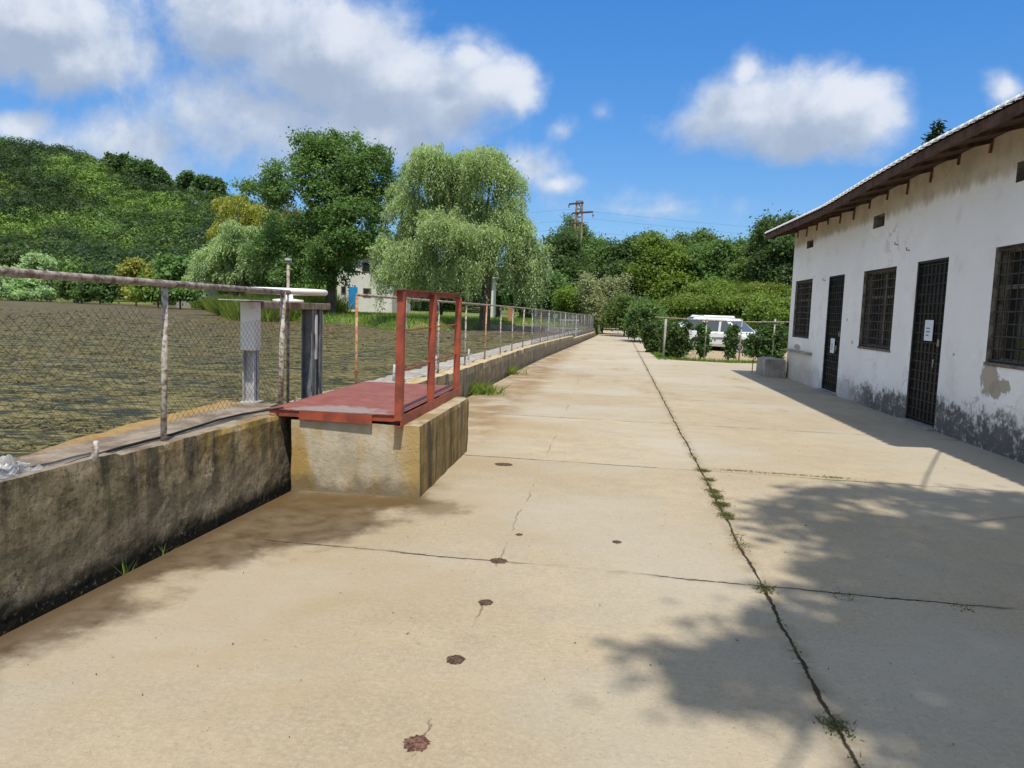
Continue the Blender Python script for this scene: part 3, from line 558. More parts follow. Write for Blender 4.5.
# crumpled plastic sheet
pl = MB(); rows = []
for i in range(34):
    row = []
    for j in range(60):
        u = i/33; v = j/59; x = -2.98+0.24*u+0.03*math.sin(v*9); y = 2.35+1.0*v+0.04*math.sin(u*7)
        e = min(u, 1-u, v, 1-v)*6; e = min(e, 1)
        zz = 0.640+e*(0.012+0.075*abs(mnoise.fractal(Vector((x*13, y*9, 2)), 0.6, 2.1, 6))+0.02*mnoise.noise(Vector((x*4, y*3, 9)))); row.append((x+0.02*mnoise.noise(Vector((x*8, y*8, 1))), y+0.03*mnoise.noise(Vector((x*8, y*8, 5))), zz))
    rows.append(row)
pl.grid(rows); tag(pl.build('plastic_sheet', M['plastic'], None, False), 'crumpled dirty plastic sheet lying on top of the dark wall', 'plastic sheet')

# ------------------------------------------------------------------ red platform
pf = thing('platform', 'red steel platform with guard rail on the stained concrete block', 'platform', (-2.1, 6.6, 0.57))
MB().box(-2.66, -1.60, 5.585, 7.95, 0.648, 0.655).build('plate', M['plate'], pf)
lp = MB(); lp.bar((-2.40, 5.575, 0.618), (-1.80, 5.565, 0.612), 0.006, 0.075)
lp.build('front_lip', M['red'], pf)
MB().bar((-2.66, 5.62, 0.622), (-1.58, 5.62, 0.622), 0.05, 0.05).bar((-2.66, 7.9, 0.622), (-1.58, 7.9, 0.622), 0.05, 0.05).bar((-2.62, 5.7, 0.622), (-2.62, 7.88, 0.622), 0.05, 0.05).build('support_frame', M['red'], pf)
MB().bar((-1.555, 5.52, 0.615), (-1.555, 7.9, 0.615), 0.006, 0.085).bar((-1.585, 5.52, 0.573), (-1.585, 7.9, 0.573), 0.06, 0.006).build('kick_plate', M['red'], pf)
def angle_post(y, s=0.055):
    a = MB(); a.bar((-1.58, y, 0.62), (-1.575, y+0.01, 1.615), s, 0.006, (0, 1, 0)); a.bar((-1.58+s/2, y+s/2, 0.62), (-1.575+s/2, y+s/2+0.01, 1.615), 0.006, s, (0, 1, 0)); return a
for y in (5.52, 6.55, 7.70): angle_post(y).build('post', M['red'], pf)
MB().bar((-1.60, 5.49, 1.60), (-1.60, 7.76, 1.625), 0.006, 0.05).bar((-1.575, 5.49, 1.626), (-1.575, 7.76, 1.651), 0.05, 0.006).build('top_rail', M['red'], pf)
for z in (1.31, 1.00): MB().tube([(-1.585, 5.53, z), (-1.585, 7.72, z+0.02)], 0.0075, 6).build('cross_rod', M['red'], pf)

# ------------------------------------------------------------------ sluice frame
sg = thing('sluice_gate', 'steel sluice frame with white handwheel standing in the lake behind the red platform', 'sluice gate', (-3.2, 7.2, 0.3))
def chan(y, w_, d_, z0, z1, x=-3.2):
    b_ = MB(); b_.box(x-d_/2, x+d_/2, y-0.006, y+0.006, z0, z1); b_.box(x-d_/2, x-d_/2+0.01, y-w_/2, y+w_/2, z0, z1); b_.box(x+d_/2-0.01, x+d_/2, y-w_/2, y+w_/2, z0, z1); return b_
chan(6.36, 0.10, 0.11, 0.30, 1.08).build('column', M['grey_paint'], sg); MB().box(-3.265, -3.125, 6.29, 6.41, 1.06, 1.50).build('column_head', M['white_paint'], sg, bevel=0.008)
MB().box(-3.275, -3.115, 6.27, 6.45, 0.2, 0.60).build('column_foot', M['c_plain'], sg, bevel=0.01)
chan(7.68, 0.12, 0.12, 0.30, 1.44).build('column', M['dark_steel'], sg); chan(7.90, 0.10, 0.10, 0.30, 1.44).build('column', M['dark_steel'], sg)
MB().box(-3.134, -3.128, 7.68, 7.74, 0.9, 1.38).build('paint_patch', M['white_paint'], sg)
MB().box(-3.28, -3.12, 6.415, 8.1, 1.435, 1.505).build('beam', M['beam'], sg, bevel=0.006); MB().box(-3.34, -3.06, 6.05, 6.45, 1.506, 1.514).build('cap_plate', M['grey_paint'], sg)
ring = [(-3.2+0.37*math.cos(a), 7.12+0.37*math.sin(a), 1.61) for a in np.linspace(0, 2*math.pi, 49)]
hw = MB().tube(ring, 0.030, 10, False).build('handwheel', M['white_paint'], sg, True)
for a in (0.4, 0.4+math.pi/2, 0.4+math.pi, 0.4+1.5*math.pi): MB().tube([(-3.2, 7.15, 1.585), (-3.2+0.37*math.cos(a), 7.12+0.37*math.sin(a), 1.61)], 0.014, 6).build('spoke', M['white_paint'], hw, True)
MB().lathe((-3.2, 7.15, 1.50), [(0.0, 0), (0.15, 0), (0.15, 0.03), (0.05, 0.04), (0.045, 0.11), (0, 0.11)], 16).build('gearbox', M['white_paint'], sg, True)
MB().tube([(-3.2, 7.15, 0.3), (-3.2, 7.15, 1.92)], 0.016, 8).build('stem', M['rail_brown'], sg, True); MB().lathe((-3.2, 7.15, 1.92), [(0, 0), (0.035, 0), (0.035, 0.02), (0, 0.025)], 10).build('stem_cap', M['grey_paint'], sg)

# ------------------------------------------------------------------ far fence
ff = thing('wire_fence', 'long fence of thin posts, pipe rail and mesh on the far low wall', 'fence', (-2.6, 8, 0.45))
py = [7.75, 9.45, 11.25, 13.1, 14.95, 16.9, 18.7, 20.6, 22.5, 24.4, 26.3, 28.2, 30.0, 31.6, 33.2, 34.8, 36.4, 38, 39.6, 41.2, 42.8, 44.4, 46, 48.6]
def ft(y): return float(np.interp(y, [7, 20, 30, 34, 48], [1.60, 1.56, 1.47, 1.42, 1.30]))
for i, y in enumerate(py):
    x = float(wallx(y))-0.14; tilt = 0.02*math.sin(i*2.1)
    MB().tube([(x, y, 0.2), (x+tilt, y, ft(y))], 0.018 if i > 6 else 0.016, 6).build('post', M['pipe_rust'] if i in (0, 4, 9) else M['pipe'], ff, True)
MB().tube([(float(wallx(y))-0.14, y, ft(y)+0.01) for y in py], 0.016, 8).build('top_rail', M['rail_brown'], ff, True)
for z_ in (0.66, 0.98): MB().tube([(float(wallx(y))-0.13, y, z_*ft(y)/1.6) for y in py], 0.005, 4).build('wire', M['wire'], ff)
mm = MB()
for k in range(8, len(py)-1):
    a = (float(wallx(py[k]))-0.12, py[k], 0); b = (float(wallx(py[k+1]))-0.12, py[k+1], 0); c_ = chainlink(a, b, 0.48 if k < 14 else 0.32, ft(py[k])-0.03, 0.13, 0.0028); o_ = len(mm.v); mm.v += c_.v; mm.f += [tuple(i+o_ for i in f_) for f_ in c_.f]
mm.build('wire_mesh', M['dark_steel'], ff)
for i, (y, x) in enumerate([(10.4, -3.05), (12.6, -2.95), (15.4, -2.9)]):
    s_ = MB().tube([(x, y, 0.36), (x+0.01, y, 0.66+0.03*math.sin(i*3))], [0.022, 0.02], 6).build('marker_stub', M['grey_paint'], None, True)
    tag(s_, ['nearest', 'middle', 'farthest'][i]+' of the three short pale stubs on the grey water ledge', 'post', 'short stubs on the water ledge')
tb = thing('steel_trestle', 'open pale steel frame in front of the far end of the fence', 'metal frame', (-1.3, 36.5, 0.3))
for x in (-2.2, -1.55): 
    for y in (36.2, 36.9): MB().tube([(x-0.0, y, 0.25), (x, y, 1.1)], 0.02, 5).build('leg', M['grey_paint'], tb)
for (yy, zz) in ((36.2, 1.1), (36.9, 1.1), (36.2, 0.7)): MB().bar((-2.3, yy, zz), (-1.45, yy, zz), 0.04, 0.04).build('cross_bar', M['grey_paint'], tb)

# ------------------------------------------------------------------ white building
BX = 4.6; Y0, Y1 = -5.0, 19.85
bd = thing('farm_building', 'long whitewashed building with barred windows and flaking mouldy base on the right', 'building', (8, 7.5, 0))
OP = [('w', 17.9, 19.45, 1.05, 2.44, 0.2), ('d', 15.55, 16.6, 0.04, 2.42, 0.10), ('w', 12.87, 14.43, 1.04, 2.41, 0.2), ('d', 11.0, 12.04, 0.04, 2.42, 0.10), ('w', 8.2, 9.75, 1.05, 2.44, 0.2),
      ('v', 18.07, 18.65, 3.17, 3.35, 0.25), ('v', 13.6, 14.15, 3.14, 3.36, 0.25), ('v', 8.85, 9.45, 3.15, 3.38, 0.25)]
def roofz(x): return 3.66+0.30*(x-3.9) if x < 8 else 3.66+0.30*4.1-0.30*(x-8)
def sag(y): return float(np.interp(y, [-5, 8, 10.4, 12.3, 15, 20.1], [0.05, 0.045, 0.06, 0.02, -0.07, -0.02]))
wm = MB(); WT = 3.80
ysn = sorted(set([Y0, Y1]+[v for o in OP for v in (o[1], o[2])])); zsn = sorted(set([-0.35, WT]+[v for o in OP for v in (o[3], o[4])]))
def inop(y, z): return any(o[1] < y < o[2] and o[3] < z < o[4] for o in OP)
for i in range(len(ysn)-1):
    for j in range(len(zsn)-1):
        a, b, c_, d_ = ysn[i], ysn[i+1], zsn[j], zsn[j+1]
        if not inop((a+b)/2, (c_+d_)/2): wm.quad((BX, b, c_), (BX, a, c_), (BX, a, d_), (BX, b, d_))
for (k, a, b, c_, d_, dp) in OP:
    X1 = BX+dp
    rv = MB(); rv.quad((BX, a, c_), (BX, a, d_), (X1, a, d_), (X1, a, c_)); rv.quad((BX, b, c_), (X1, b, c_), (X1, b, d_), (BX, b, d_))
    rv.quad((BX, a, d_), (BX, b, d_), (X1, b, d_), (X1, a, d_)); rv.quad((BX, a, c_), (X1, a, c_), (X1, b, c_), (BX, b, c_)); rv.build('reveal', M['reveal'], bd)
for yy, fl in ((Y1, 1), (Y0, -1)):
    i = len(wm.v); wm.v += [(BX, yy, -0.35), (11.4, yy, -0.35), (11.4, yy, 3.80), (8, yy, 4.82), (BX, yy, 3.80)]; wm.f.append(tuple(range(i, i+5)))
wm.quad((11.4, Y0, -0.35), (11.4, Y1, -0.35), (11.4, Y1, 3.8), (11.4, Y0, 3.8))
wm.build('wall', M['plaster'], bd)
nw = nd = 0
for (k, a, b, c_, d_, dp) in OP:
    if k == 'v':
        v_ = MB().box(BX+0.16, BX+0.20, a-0.01, b+0.01, c_-0.01, d_+0.01).build('vent', M['vent'], bd); continue
    if k == 'w':
        fr_ = MB(); x0, x1 = BX+0.13, BX+0.18
        fr_.box(x0, x1, a, a+0.06, c_, d_).box(x0, x1, b-0.06, b, c_, d_).box(x0, x1, a+0.06, b-0.06, c_, c_+0.06).box(x0, x1, a+0.06, b-0.06, d_-0.06, d_)
        mid = (a+b)/2; fr_.box(x0+0.003, x1-0.003, mid-0.035, mid+0.035, c_+0.06, d_-0.06); fr_.box(x0+0.005, x1-0.005, a+0.06, mid-0.035, d_-0.5, d_-0.45).box(x0+0.005, x1-0.005, mid+0.035, b-0.06, d_-0.5, d_-0.45)
        wn = fr_.build('window', M['wood_grey'], bd)
        MB().box(BX+0.165, BX+0.172, a+0.05, b-0.05, c_+0.05, d_-0.05).build('pane', M['glass'], wn)
        gr_ = MB(); n1_ = 10; n2_ = 9; xg = BX+0.05
        for q_ in range(n1_+1): yy = a+0.03+(b-a-0.06)*q_/n1_; gr_.tube([(xg, yy, c_+0.02), (xg, yy, d_-0.03)], 0.0085 if q_ not in (0, 5, n1_) else 0.015, 5)
        for q_ in range(n2_+1): zz = c_+0.03+(d_-c_-0.07)*q_/n2_; gr_.tube([(xg-0.012, a+0.01, zz), (xg-0.012, b-0.01, zz)], 0.0085 if q_ not in (0, n2_) else 0.014, 5)
        gr_.build('grille', M['grille'], wn)
        MB().box(BX-0.012, BX+0.13, a-0.02, b+0.02, c_-0.035, c_+0.004).build('sill', M['plaster' if a > 13 else 'wood_grey'], wn)
    if k == 'd':
        dr = MB().box(BX+0.055, BX+0.085, a+0.03, b-0.03, c_+0.02, d_-0.03).build('door', M['black_steel'], bd)
        MB().box(BX+0.01, BX+0.09, a, a+0.03, c_, d_).box(BX+0.01, BX+0.09, b-0.03, b, c_, d_).box(BX+0.01, BX+0.09, a+0.03, b-0.03, d_-0.03, d_).build('door_frame', M['black_steel'], dr)
        lt = MB(); ny_ = 7; nz_ = 16
        for q_ in range(ny_+1): yy = a+0.05+(b-a-0.1)*q_/ny_; lt.bar((BX+0.045, yy, c_+0.03), (BX+0.045, yy, d_-0.04), 0.014, 0.014)
        for q_ in range(nz_+1): zz = c_+0.05+(d_-c_-0.12)*q_/nz_; lt.bar((BX+0.034, a+0.04, zz), (BX+0.034, b-0.04, zz), 0.010, 0.016)
        lt.build('lattice', M['black_steel'], dr)
        if a < 12: yn, zn = 11.50, 1.40
        else: yn, zn = 16.10, 0.98
        nt = MB().box(BX+0.018, BX+0.021, yn-0.14, yn+0.14, zn-0.15, zn+0.15).build('notice', M['paper'], dr)
        for (zz, wds) in ((0.03, (0.028, 0.04, 0.024)), (-0.02, (0.04, 0.03, 0.03)), (-0.07, (0.03, 0.045))):
            ik = MB(); p0 = 0.08
            for w_ in wds: ik.box(BX+0.015, BX+0.0175, yn+p0-w_, yn+p0, zn+zz-0.009, zn+zz+0.009); p0 -= w_+0.012
            ik.build('writing', M['ink'], nt)
        hy = a+0.14
        MB().box(BX+0.008, BX+0.03, hy-0.03, hy+0.03, 1.18, 1.28).build('lock', M['chrome'], dr, bevel=0.004)
        MB().tube([(BX+0.03, hy+0.03, 0.98), (BX-0.02, hy+0.03, 0.99), (BX-0.02, hy+0.03, 0.88), (BX+0.03, hy+0.03, 0.87)], 0.009, 6).build('handle', M['chrome'], dr, True)
        MB().box(BX-0.12, BX+0.06, a-0.05, b+0.05, -0.1, 0.035).build('threshold', M['c_plain'], dr, bevel=0.01)
# roof sheets: separate crimped tiles whose rounded ends droop over the eave
ra = MB(); y = Y0-0.3
while y < 20.15:
    xe = 3.90 if y > 7.95 else 4.38; w_ = 0.148; s = sag(y); prof = []
    for k in range(6): a = k/5*math.pi*0.5; prof.append((xe+0.055-0.06*math.sin(a), -0.06*(1-math.cos(a))))
    prof = prof+[]
    rows = []
    for (px_, dz) in [(8.0, None)] + [(xe+0.6, None), (xe+0.056, None)]+[(p[0], p[1]) for p in prof]:
        zc = roofz(px_)+s+0.07 if dz is None else roofz(xe+0.055)+s+0.07+dz
        rows.append([(px_, y, zc-0.022), (px_, y+0.003, zc-0.006), (px_, y+0.03, zc), (px_, y+w_-0.03, zc), (px_, y+w_-0.003, zc-0.006), (px_, y+w_, zc-0.022)])
    ra.grid(rows); y += 0.195
rf = ra.build('roof', M['roof_white'], bd)
rb = MB()                                            # decking under the sheets and the back slope
for (ya, yb, xe) in ((Y0-0.3, 7.95, 4.40), (7.95, 20.15, 3.93)):
    n_ = int((yb-ya)/0.8)
    for q_ in range(n_):
        a = ya+(yb-ya)*q_/n_; b = ya+(yb-ya)*(q_+1)/n_
        rb.quad((xe, a, roofz(xe)+sag(a)+0.02), (8, a, roofz(8)+sag(a)+0.02), (8, b, roofz(8)+sag(b)+0.02), (xe, b, roofz(xe)+sag(b)+0.02))
        rb.quad((8, a, roofz(8)+sag(a)+0.06), (12.1, a, roofz(12.1)+sag(a)+0.06), (12.1, b, roofz(12.1)+sag(b)+0.06), (8, b, roofz(8)+sag(b)+0.06))
rb.build('roof_deck', M['soffit'], bd)
for (ya, yb, xe) in ((Y0-0.3, 7.95, 4.41), (7.95, 20.15, 3.94)):
    fb = MB(); sfm = MB()
    n_ = int((yb-ya)/0.8)
    for q_ in range(n_):
        a = ya+(yb-ya)*q_/n_; b = ya+(yb-ya)*(q_+1)/n_
        fb.bar((xe+0.012, a, roofz(xe)+sag(a)-0.06), (xe+0.012, b, roofz(xe)+sag(b)-0.06), 0.024, 0.12)
        sfm.quad((xe+0.012, a, roofz(xe)+sag(a)-0.09), (xe+0.012, b, roofz(xe)+sag(b)-0.09), (4.62, b, 3.74+sag(b)), (4.62, a, 3.74+sag(a)))
    fb.build('fascia', M['wood_brown'], bd); sfm.build('soffit', M['soffit'], bd)
for (ya) in (20.15, 7.95):
    e_ = MB(); xe = 3.93; i = 0; x2 = 8 if ya > 10 else 4.45
    e_.quad((xe, ya+0.004, roofz(xe)+sag(ya)-0.10), (x2, ya+0.004, roofz(x2)+sag(ya)-0.10), (x2, ya+0.004, roofz(x2)+sag(ya)+0.05), (xe, ya+0.004, roofz(xe)+sag(ya)+0.05)); e_.build('barge_board', M['wood_brown'], bd)
k = 0; y = 8.35
while y < 19.8:                                      # rusty rafter ties hanging under the soffit
    h_ = 0.17+0.05*math.sin(k*1.7); MB().bar((BX-0.012, y, 3.72+sag(y)), (BX-0.014, y+0.03, 3.72+sag(y)-h_), 0.018, 0.05, (0, 1, 0)).build('rafter_tie', M['rust'], bd)
    if k % 1 == 0: MB().bar((3.98, y+0.02, roofz(3.98)+sag(y)-0.12), (4.60, y+0.02, 3.71+sag(y)), 0.045, 0.05).build('rafter', M['wood_brown'], bd)
    y += 0.86; k += 1
MB().box(BX-0.09, BX+0.01, 17.5, 19.75, 0.70, 0.75).build('wall_ledge', M['c_plain'], bd, bevel=0.012)
for (yy, zz) in ((11.0+1.9, 2.75), (12.4, 2.62), (16.9, 2.35)): MB().tube([(BX+0.01, yy, zz), (BX-0.05, yy, zz+0.01), (BX-0.05, yy, zz+0.05)], 0.008, 5).build('hook', M['rust'], bd)
rough('concrete_step', 'small grey concrete block against the far corner of the whitewashed building', 'concrete block', M['c_plain'], 4.02, 4.54, 19.6, 20.7, -0.05, 0.46, 0.08, 0.01, 0.03, seed=21)
tag(MB().tube([(3.95, 20.9, -0.05), (3.97, 20.9, 0.95)], 0.012, 5).build('steel_rod', M['rust']), 'thin rusty rod standing at the small block by the far building corner', 'rod')
ba = MB().tube([(-0.9, -4.2, 6.3), (0.6, -1.2, 5.75), (1.9, 1.6, 5.15), (2.84, 3.95, 4.62), (3.7, 6.1, 4.15), (4.45, 7.85, 3.80)], 0.013, 6)

# ------------------------------------------------------------------ vegetation builders
def diamonds(C, N_, L, Wd, droop=None):
    """leaf quads: centres C (n,3), normals N_, length and width arrays"""
    n = len(C); t_ = rng.normal(size=(n, 3))
    if droop is not None: t_ = droop+0.25*t_
    t_ -= (t_*N_).sum(1, keepdims=True)*N_; t_ /= np.linalg.norm(t_, axis=1, keepdims=True)+1e-9
    b_ = np.cross(N_, t_); L = np.asarray(L).reshape(-1, 1)/2; Wd = np.asarray(Wd).reshape(-1, 1)/2
    return np.stack([C-t_*L, C+b_*Wd-t_*L*0.1, C+t_*L, C-b_*Wd-t_*L*0.1], 1).reshape(-1, 3)
def unit(n):
    v = rng.normal(size=(n, 3)); return v/np.linalg.norm(v, axis=1, keepdims=True)
def lobe_leaves(lobes, n, size, clump=0.45, up=0.5):
    """foliage clumps scattered through ellipsoid lobes, each clump a spray of leaves"""
    wts = np.array([l[3]*l[4]*l[5] for l in lobes])**0.75; wts /= wts.sum(); C = []; D = []; T = []
    per = 26; nc = max(1, n//per); idx = rng.choice(len(lobes), nc, p=wts)
    for i in range(len(lobes)):
        k = int((idx == i).sum())
        if not k: continue
        cx, cy, cz, rx, ry, rz = lobes[i]; d = unit(k); r = rng.uniform(0.35, 1.0, k)**0.45
        r = r*(1+0.22*np.array([mnoise.noise(Vector(d[q_]*2.3)+Vector((cx, cy, cz))) for q_ in range(k)]))
        c0 = np.array([cx, cy, cz])+d*r[:, None]*np.array([rx, ry, rz]); tt = rng.uniform(0, 1, k)
        cs = clump*rng.uniform(0.5, 1.3, k)
        c1 = np.repeat(c0, per, 0)+rng.normal(size=(k*per, 3))*np.repeat(cs, per)[:, None]*np.array([0.55, 0.55, 0.38])
        C.append(c1); D.append(np.repeat(d, per, 0)); T.append(np.clip(np.repeat(tt, per)*0.65+rng.uniform(0, 0.35, k*per), 0, 1))
    C = np.concatenate(C); D = np.concatenate(D); T = np.concatenate(T); n = len(C)
    N_ = D*0.5+rng.normal(size=(n, 3))*0.6+np.array([0, 0, up]); N_ /= np.linalg.norm(N_, axis=1, keepdims=True)
    s = size*rng.uniform(0.6, 1.3, n); return diamonds(C, N_, s*1.3, s*0.8), T
def limbs(mb, base, lobes, r, trunk_top, lean=(0, 0)):
    b = Vector(base); tt = Vector((base[0]+lean[0], base[1]+lean[1], trunk_top)); mid = b.lerp(tt, 0.5)+Vector((r*0.5, -r*0.3, 0))
    mb.tube([b-Vector((0, 0, 0.3)), b+Vector((0, 0, 0.15)), mid, tt], [r*1.5, r*1.1, r*0.85, r*0.65], 9)
    for i, l in enumerate(sorted(lobes, key=lambda l_: -l_[3])[:12]):
        c = Vector(l[:3]); s = mid.lerp(tt, 0.2+0.8*random.random()); m_ = s.lerp(c, 0.5)+Vector((random.uniform(-.3, .3), random.uniform(-.3, .3), 0.25))*l[3]*0.3
        mb.tube([s, m_, c], [r*0.42, r*0.26, r*0.1], 6)
        for _ in range(3):
            e = c+Vector((random.uniform(-1, 1)*l[3], random.uniform(-1, 1)*l[4], random.uniform(-.3, 1)*l[5]))*0.75; mb.tube([m_.lerp(c, random.random()), c.lerp(e, 0.5)+Vector((0, 0, 0.1)), e], [r*0.16, r*0.1, r*0.03], 4)
def tree(name, label, px, y, lobes_px, n, size, mat, cat='tree', group=None, trunk_r=0.22, clump=0.45, trunk_px=None, barkm='bark', up=0.5, trunk_top=None, depth=1.0, strands=None):
    """lobes_px: (px, py, rx_px, rz_px, dy) in the photograph, turned into metres at distance y"""
    k = y/F_PX; lobes = []
    if len(lobes_px) >= 5 or strands:
        fine = []
        for (lx, ly, rx, rz, dy) in lobes_px:
            fine.append((lx, ly, rx*0.72, rz*0.72, dy))
            for _ in range(5 if strands is None else 4):
                a_ = random.uniform(0, 2*math.pi); q_ = random.uniform(0.55, 0.95); fine.append((lx+math.cos(a_)*rx*q_, ly-math.sin(a_)*rz*q_, rx*random.uniform(0.25, 0.45), rz*random.uniform(0.25, 0.42), dy+random.uniform(-1, 1)*rx*k*0.7))
        lobes_px = fine
    for (lx, ly, rx, rz, dy) in lobes_px:
        c = at(lx, ly, y+dy); lobes.append((c.x, c.y, c.z, rx*k, rx*k*depth, rz*k))
    b = at(trunk_px or px, 312, y); bz = float(height(b.x, b.y)); base = (b.x, b.y, bz)
    root = thing(name, label, cat, base, group); tm = MB(); zmin = min(l[2] for l in lobes)
    limbs(tm, base, lobes, trunk_r, trunk_top or max(bz+1.0, min(zmin+0.6, bz+(max(l[2] for l in lobes)-bz)*0.6))); tm.build('trunk', M[barkm], root, True)
    if strands:
        V, T = willow_leaves(lobes, strands, bz); V2, T2 = lobe_leaves(lobes, int(strands[0]*1.1), strands[2]*0.8, 0.32, 0.9); V = np.concatenate([V, V2]); T = np.concatenate([T, T2])
        np_mesh('crown', V, 4, M[mat], root, T)
    else:
        V, T = lobe_leaves(lobes, n, size, clump, up); np_mesh('crown', V, 4, M[mat], root, T)
    return root
def willow_leaves(lobes, st_, bz):
    ns, step, size, lmin, lmax = st_; wts = np.array([l[3]*l[5] for l in lobes]); wts = wts/wts.sum(); Cs = []; Ts = []; Ds = []
    for i, l in enumerate(lobes):
        k = int(ns*wts[i]); cx, cy, cz, rx, ry, rz = l
        for _ in range(k):
            d = unit(1)[0]; d[2] = abs(d[2])*1.0-0.25; r = random.uniform(0.75, 1.08)*(1+0.25*mnoise.noise(Vector((d[0]*2+cx, d[1]*2, d[2]*2+cz))))
            p = np.array([cx+d[0]*rx*r, cy+d[1]*ry*r, cz+d[2]*rz*r]); L = random.uniform(lmin, lmax)*(0.5+0.9*abs(mnoise.noise(Vector((p[0]*0.9, p[1]*0.9, 4))))*1.6); L = min(L, p[2]-bz-0.2)
            if L < 0.3: continue
            m_ = max(3, int(L/step)); s = np.linspace(0, L, m_); out = np.array([d[0], d[1]])*min(0.6, rx*0.25)
            sway = np.array([random.uniform(-.12, .12), random.uniform(-.12, .12)]); a = 1-np.exp(-s*1.6)
            c = np.stack([p[0]+out[0]*a+sway[0]*s+0.05*rng.normal(size=m_), p[1]+out[1]*a+sway[1]*s+0.05*rng.normal(size=m_), p[2]+0.12*np.sin(np.minimum(s*2, 3.1))-s*0.96], 1)
            Cs.append(c); t0 = random.random(); Ts.append(np.clip(t0*0.7+rng.uniform(0, .3, m_), 0, 1)); dd = np.stack([out[0]*np.exp(-s*1.6)+sway[0], out[1]*np.exp(-s*1.6)+sway[1], -np.ones(m_)], 1); Ds.append(dd)
    C = np.concatenate(Cs); T = np.concatenate(Ts); D = np.concatenate(Ds); D /= np.linalg.norm(D, axis=1, keepdims=True); n = len(C)
    N_ = rng.normal(size=(n, 3)); N_ -= (N_*D).sum(1, keepdims=True)*D*0.9; N_[:, 2] += 1.1; N_ /= np.linalg.norm(N_, axis=1, keepdims=True); s = size*rng.uniform(0.6, 1.3, n)
    return diamonds(C, N_, s*1.6, s*0.42, D), T
def blades(name, pts, h, wd, mat, parent=None, lean=0.35, keep=False):
    """grass blades: triangles standing at pts (n,3)"""
    n = len(pts); a = rng.uniform(0, 2*np.pi, n); hh = h*rng.uniform(0.5, 1.3, n); dx = np.cos(a); dy = np.sin(a); w_ = wd*rng.uniform(0.6, 1.3, n)
    l = rng.normal(size=(n, 2))*lean*hh[:, None]; A = pts+np.stack([-dy*w_/2, dx*w_/2, 0*a], 1); B = pts+np.stack([dy*w_/2, -dx*w_/2, 0*a], 1); T = pts+np.stack([l[:, 0], l[:, 1], hh], 1)
    return np_mesh(name, np.stack([A, B, T], 1).reshape(-1, 3), 3, mat, parent, rng.uniform(0, 1, n), keep)

# ------------------------------------------------------------------ trees
tree('broadleaf_tree', 'tallest dark green broadleaf tree behind the lake, left of the big willow', 335, 48,
     [(330, 170, 42, 34, 0), (295, 178, 34, 26, -1), (262, 188, 24, 15, 0), (280, 200, 16, 12, 0), (310, 145, 20, 14, 0), (380, 160, 18, 20, 0), (325, 198, 34, 24, -1), (352, 195, 30, 24, -1), (330, 250, 34, 20, -2), (296, 240, 24, 20, -1), (365, 172, 34, 32, 1), (352, 150, 24, 18, 0), (318, 155, 22, 18, 0), (380, 205, 26, 30, 1), (350, 225, 42, 34, -1), (318, 232, 26, 30, 0), (322, 264, 30, 20, 0), (378, 250, 18, 22, 0), (300, 268, 26, 20, -1), (270, 245, 24, 20, 0)],
     70000, 0.15, 'leaf_mid', trunk_r=0.32, clump=0.5, trunk_px=330, trunk_top=8)
tree('willow_tree', 'large pale weeping willow with twin tops above the red platform rail', 455, 40,
     [(428, 172, 30, 26, 0), (408, 205, 28, 26, 0), (490, 170, 34, 24, 0), (460, 210, 34, 26, 1), (505, 218, 30, 26, 0), (412, 252, 34, 22, -1), (440, 225, 26, 18, -2), (478, 240, 28, 20, -1), (520, 255, 22, 20, 0), (400, 275, 24, 14, -1), (527, 280, 14, 14, 0), (465, 265, 16, 10, -2), (450, 185, 26, 26, 1), (458, 225, 40, 28, 0), (395, 250, 18, 26, 0), (420, 225, 24, 26, 0), (515, 232, 18, 24, 0), (470, 250, 34, 24, 0), (432, 158, 20, 15, 0), (486, 156, 24, 14, 0), (530, 262, 18, 22, 0), (458, 165, 24, 20, 1)],
     0, 0, 'leaf_willow', trunk_r=0.30, trunk_px=484, barkm='bark', trunk_top=6.0, strands=(15000, 0.12, 0.14, 0.4, 2.3))
tree('willow_tree', 'yellowish willow at the left edge of the tall dark tree', 235, 58, [(238, 207, 24, 19, 0), (226, 230, 20, 22, 0), (258, 215, 20, 20, 0), (240, 240, 24, 16, 0)], 0, 0, 'leaf_yellow', trunk_r=0.25, trunk_px=240, strands=(1600, 0.15, 0.22, 0.4, 1.2))
tree('willow_tree', 'pale green low willow drooping to the shore behind the sluice frame', 235, 52, [(215, 258, 28, 20, 0), (240, 246, 30, 22, 0), (258, 264, 26, 20, -1), (205, 275, 20, 12, 0), (232, 275, 26, 12, 0)], 0, 0, 'leaf_willow', trunk_r=0.25, strands=(4200, 0.14, 0.2, 0.4, 1.4))
tree('broadleaf_tree', 'mid green tree crowded between the low willow and the tall dark tree', 285, 54, [(280, 236, 28, 24, 0), (290, 262, 30, 22, 0), (262, 240, 22, 20, 0), (275, 275, 28, 14, 0), (300, 228, 18, 16, 0)], 24000, 0.16, 'leaf_mid')
tree('dead_tree', 'thin bare-twigged tree showing above the low willow', 286, 60, [(285, 205, 16, 10, 0), (278, 212, 12, 8, 0)], 500, 0.16, 'dry_grass', trunk_r=0.12)
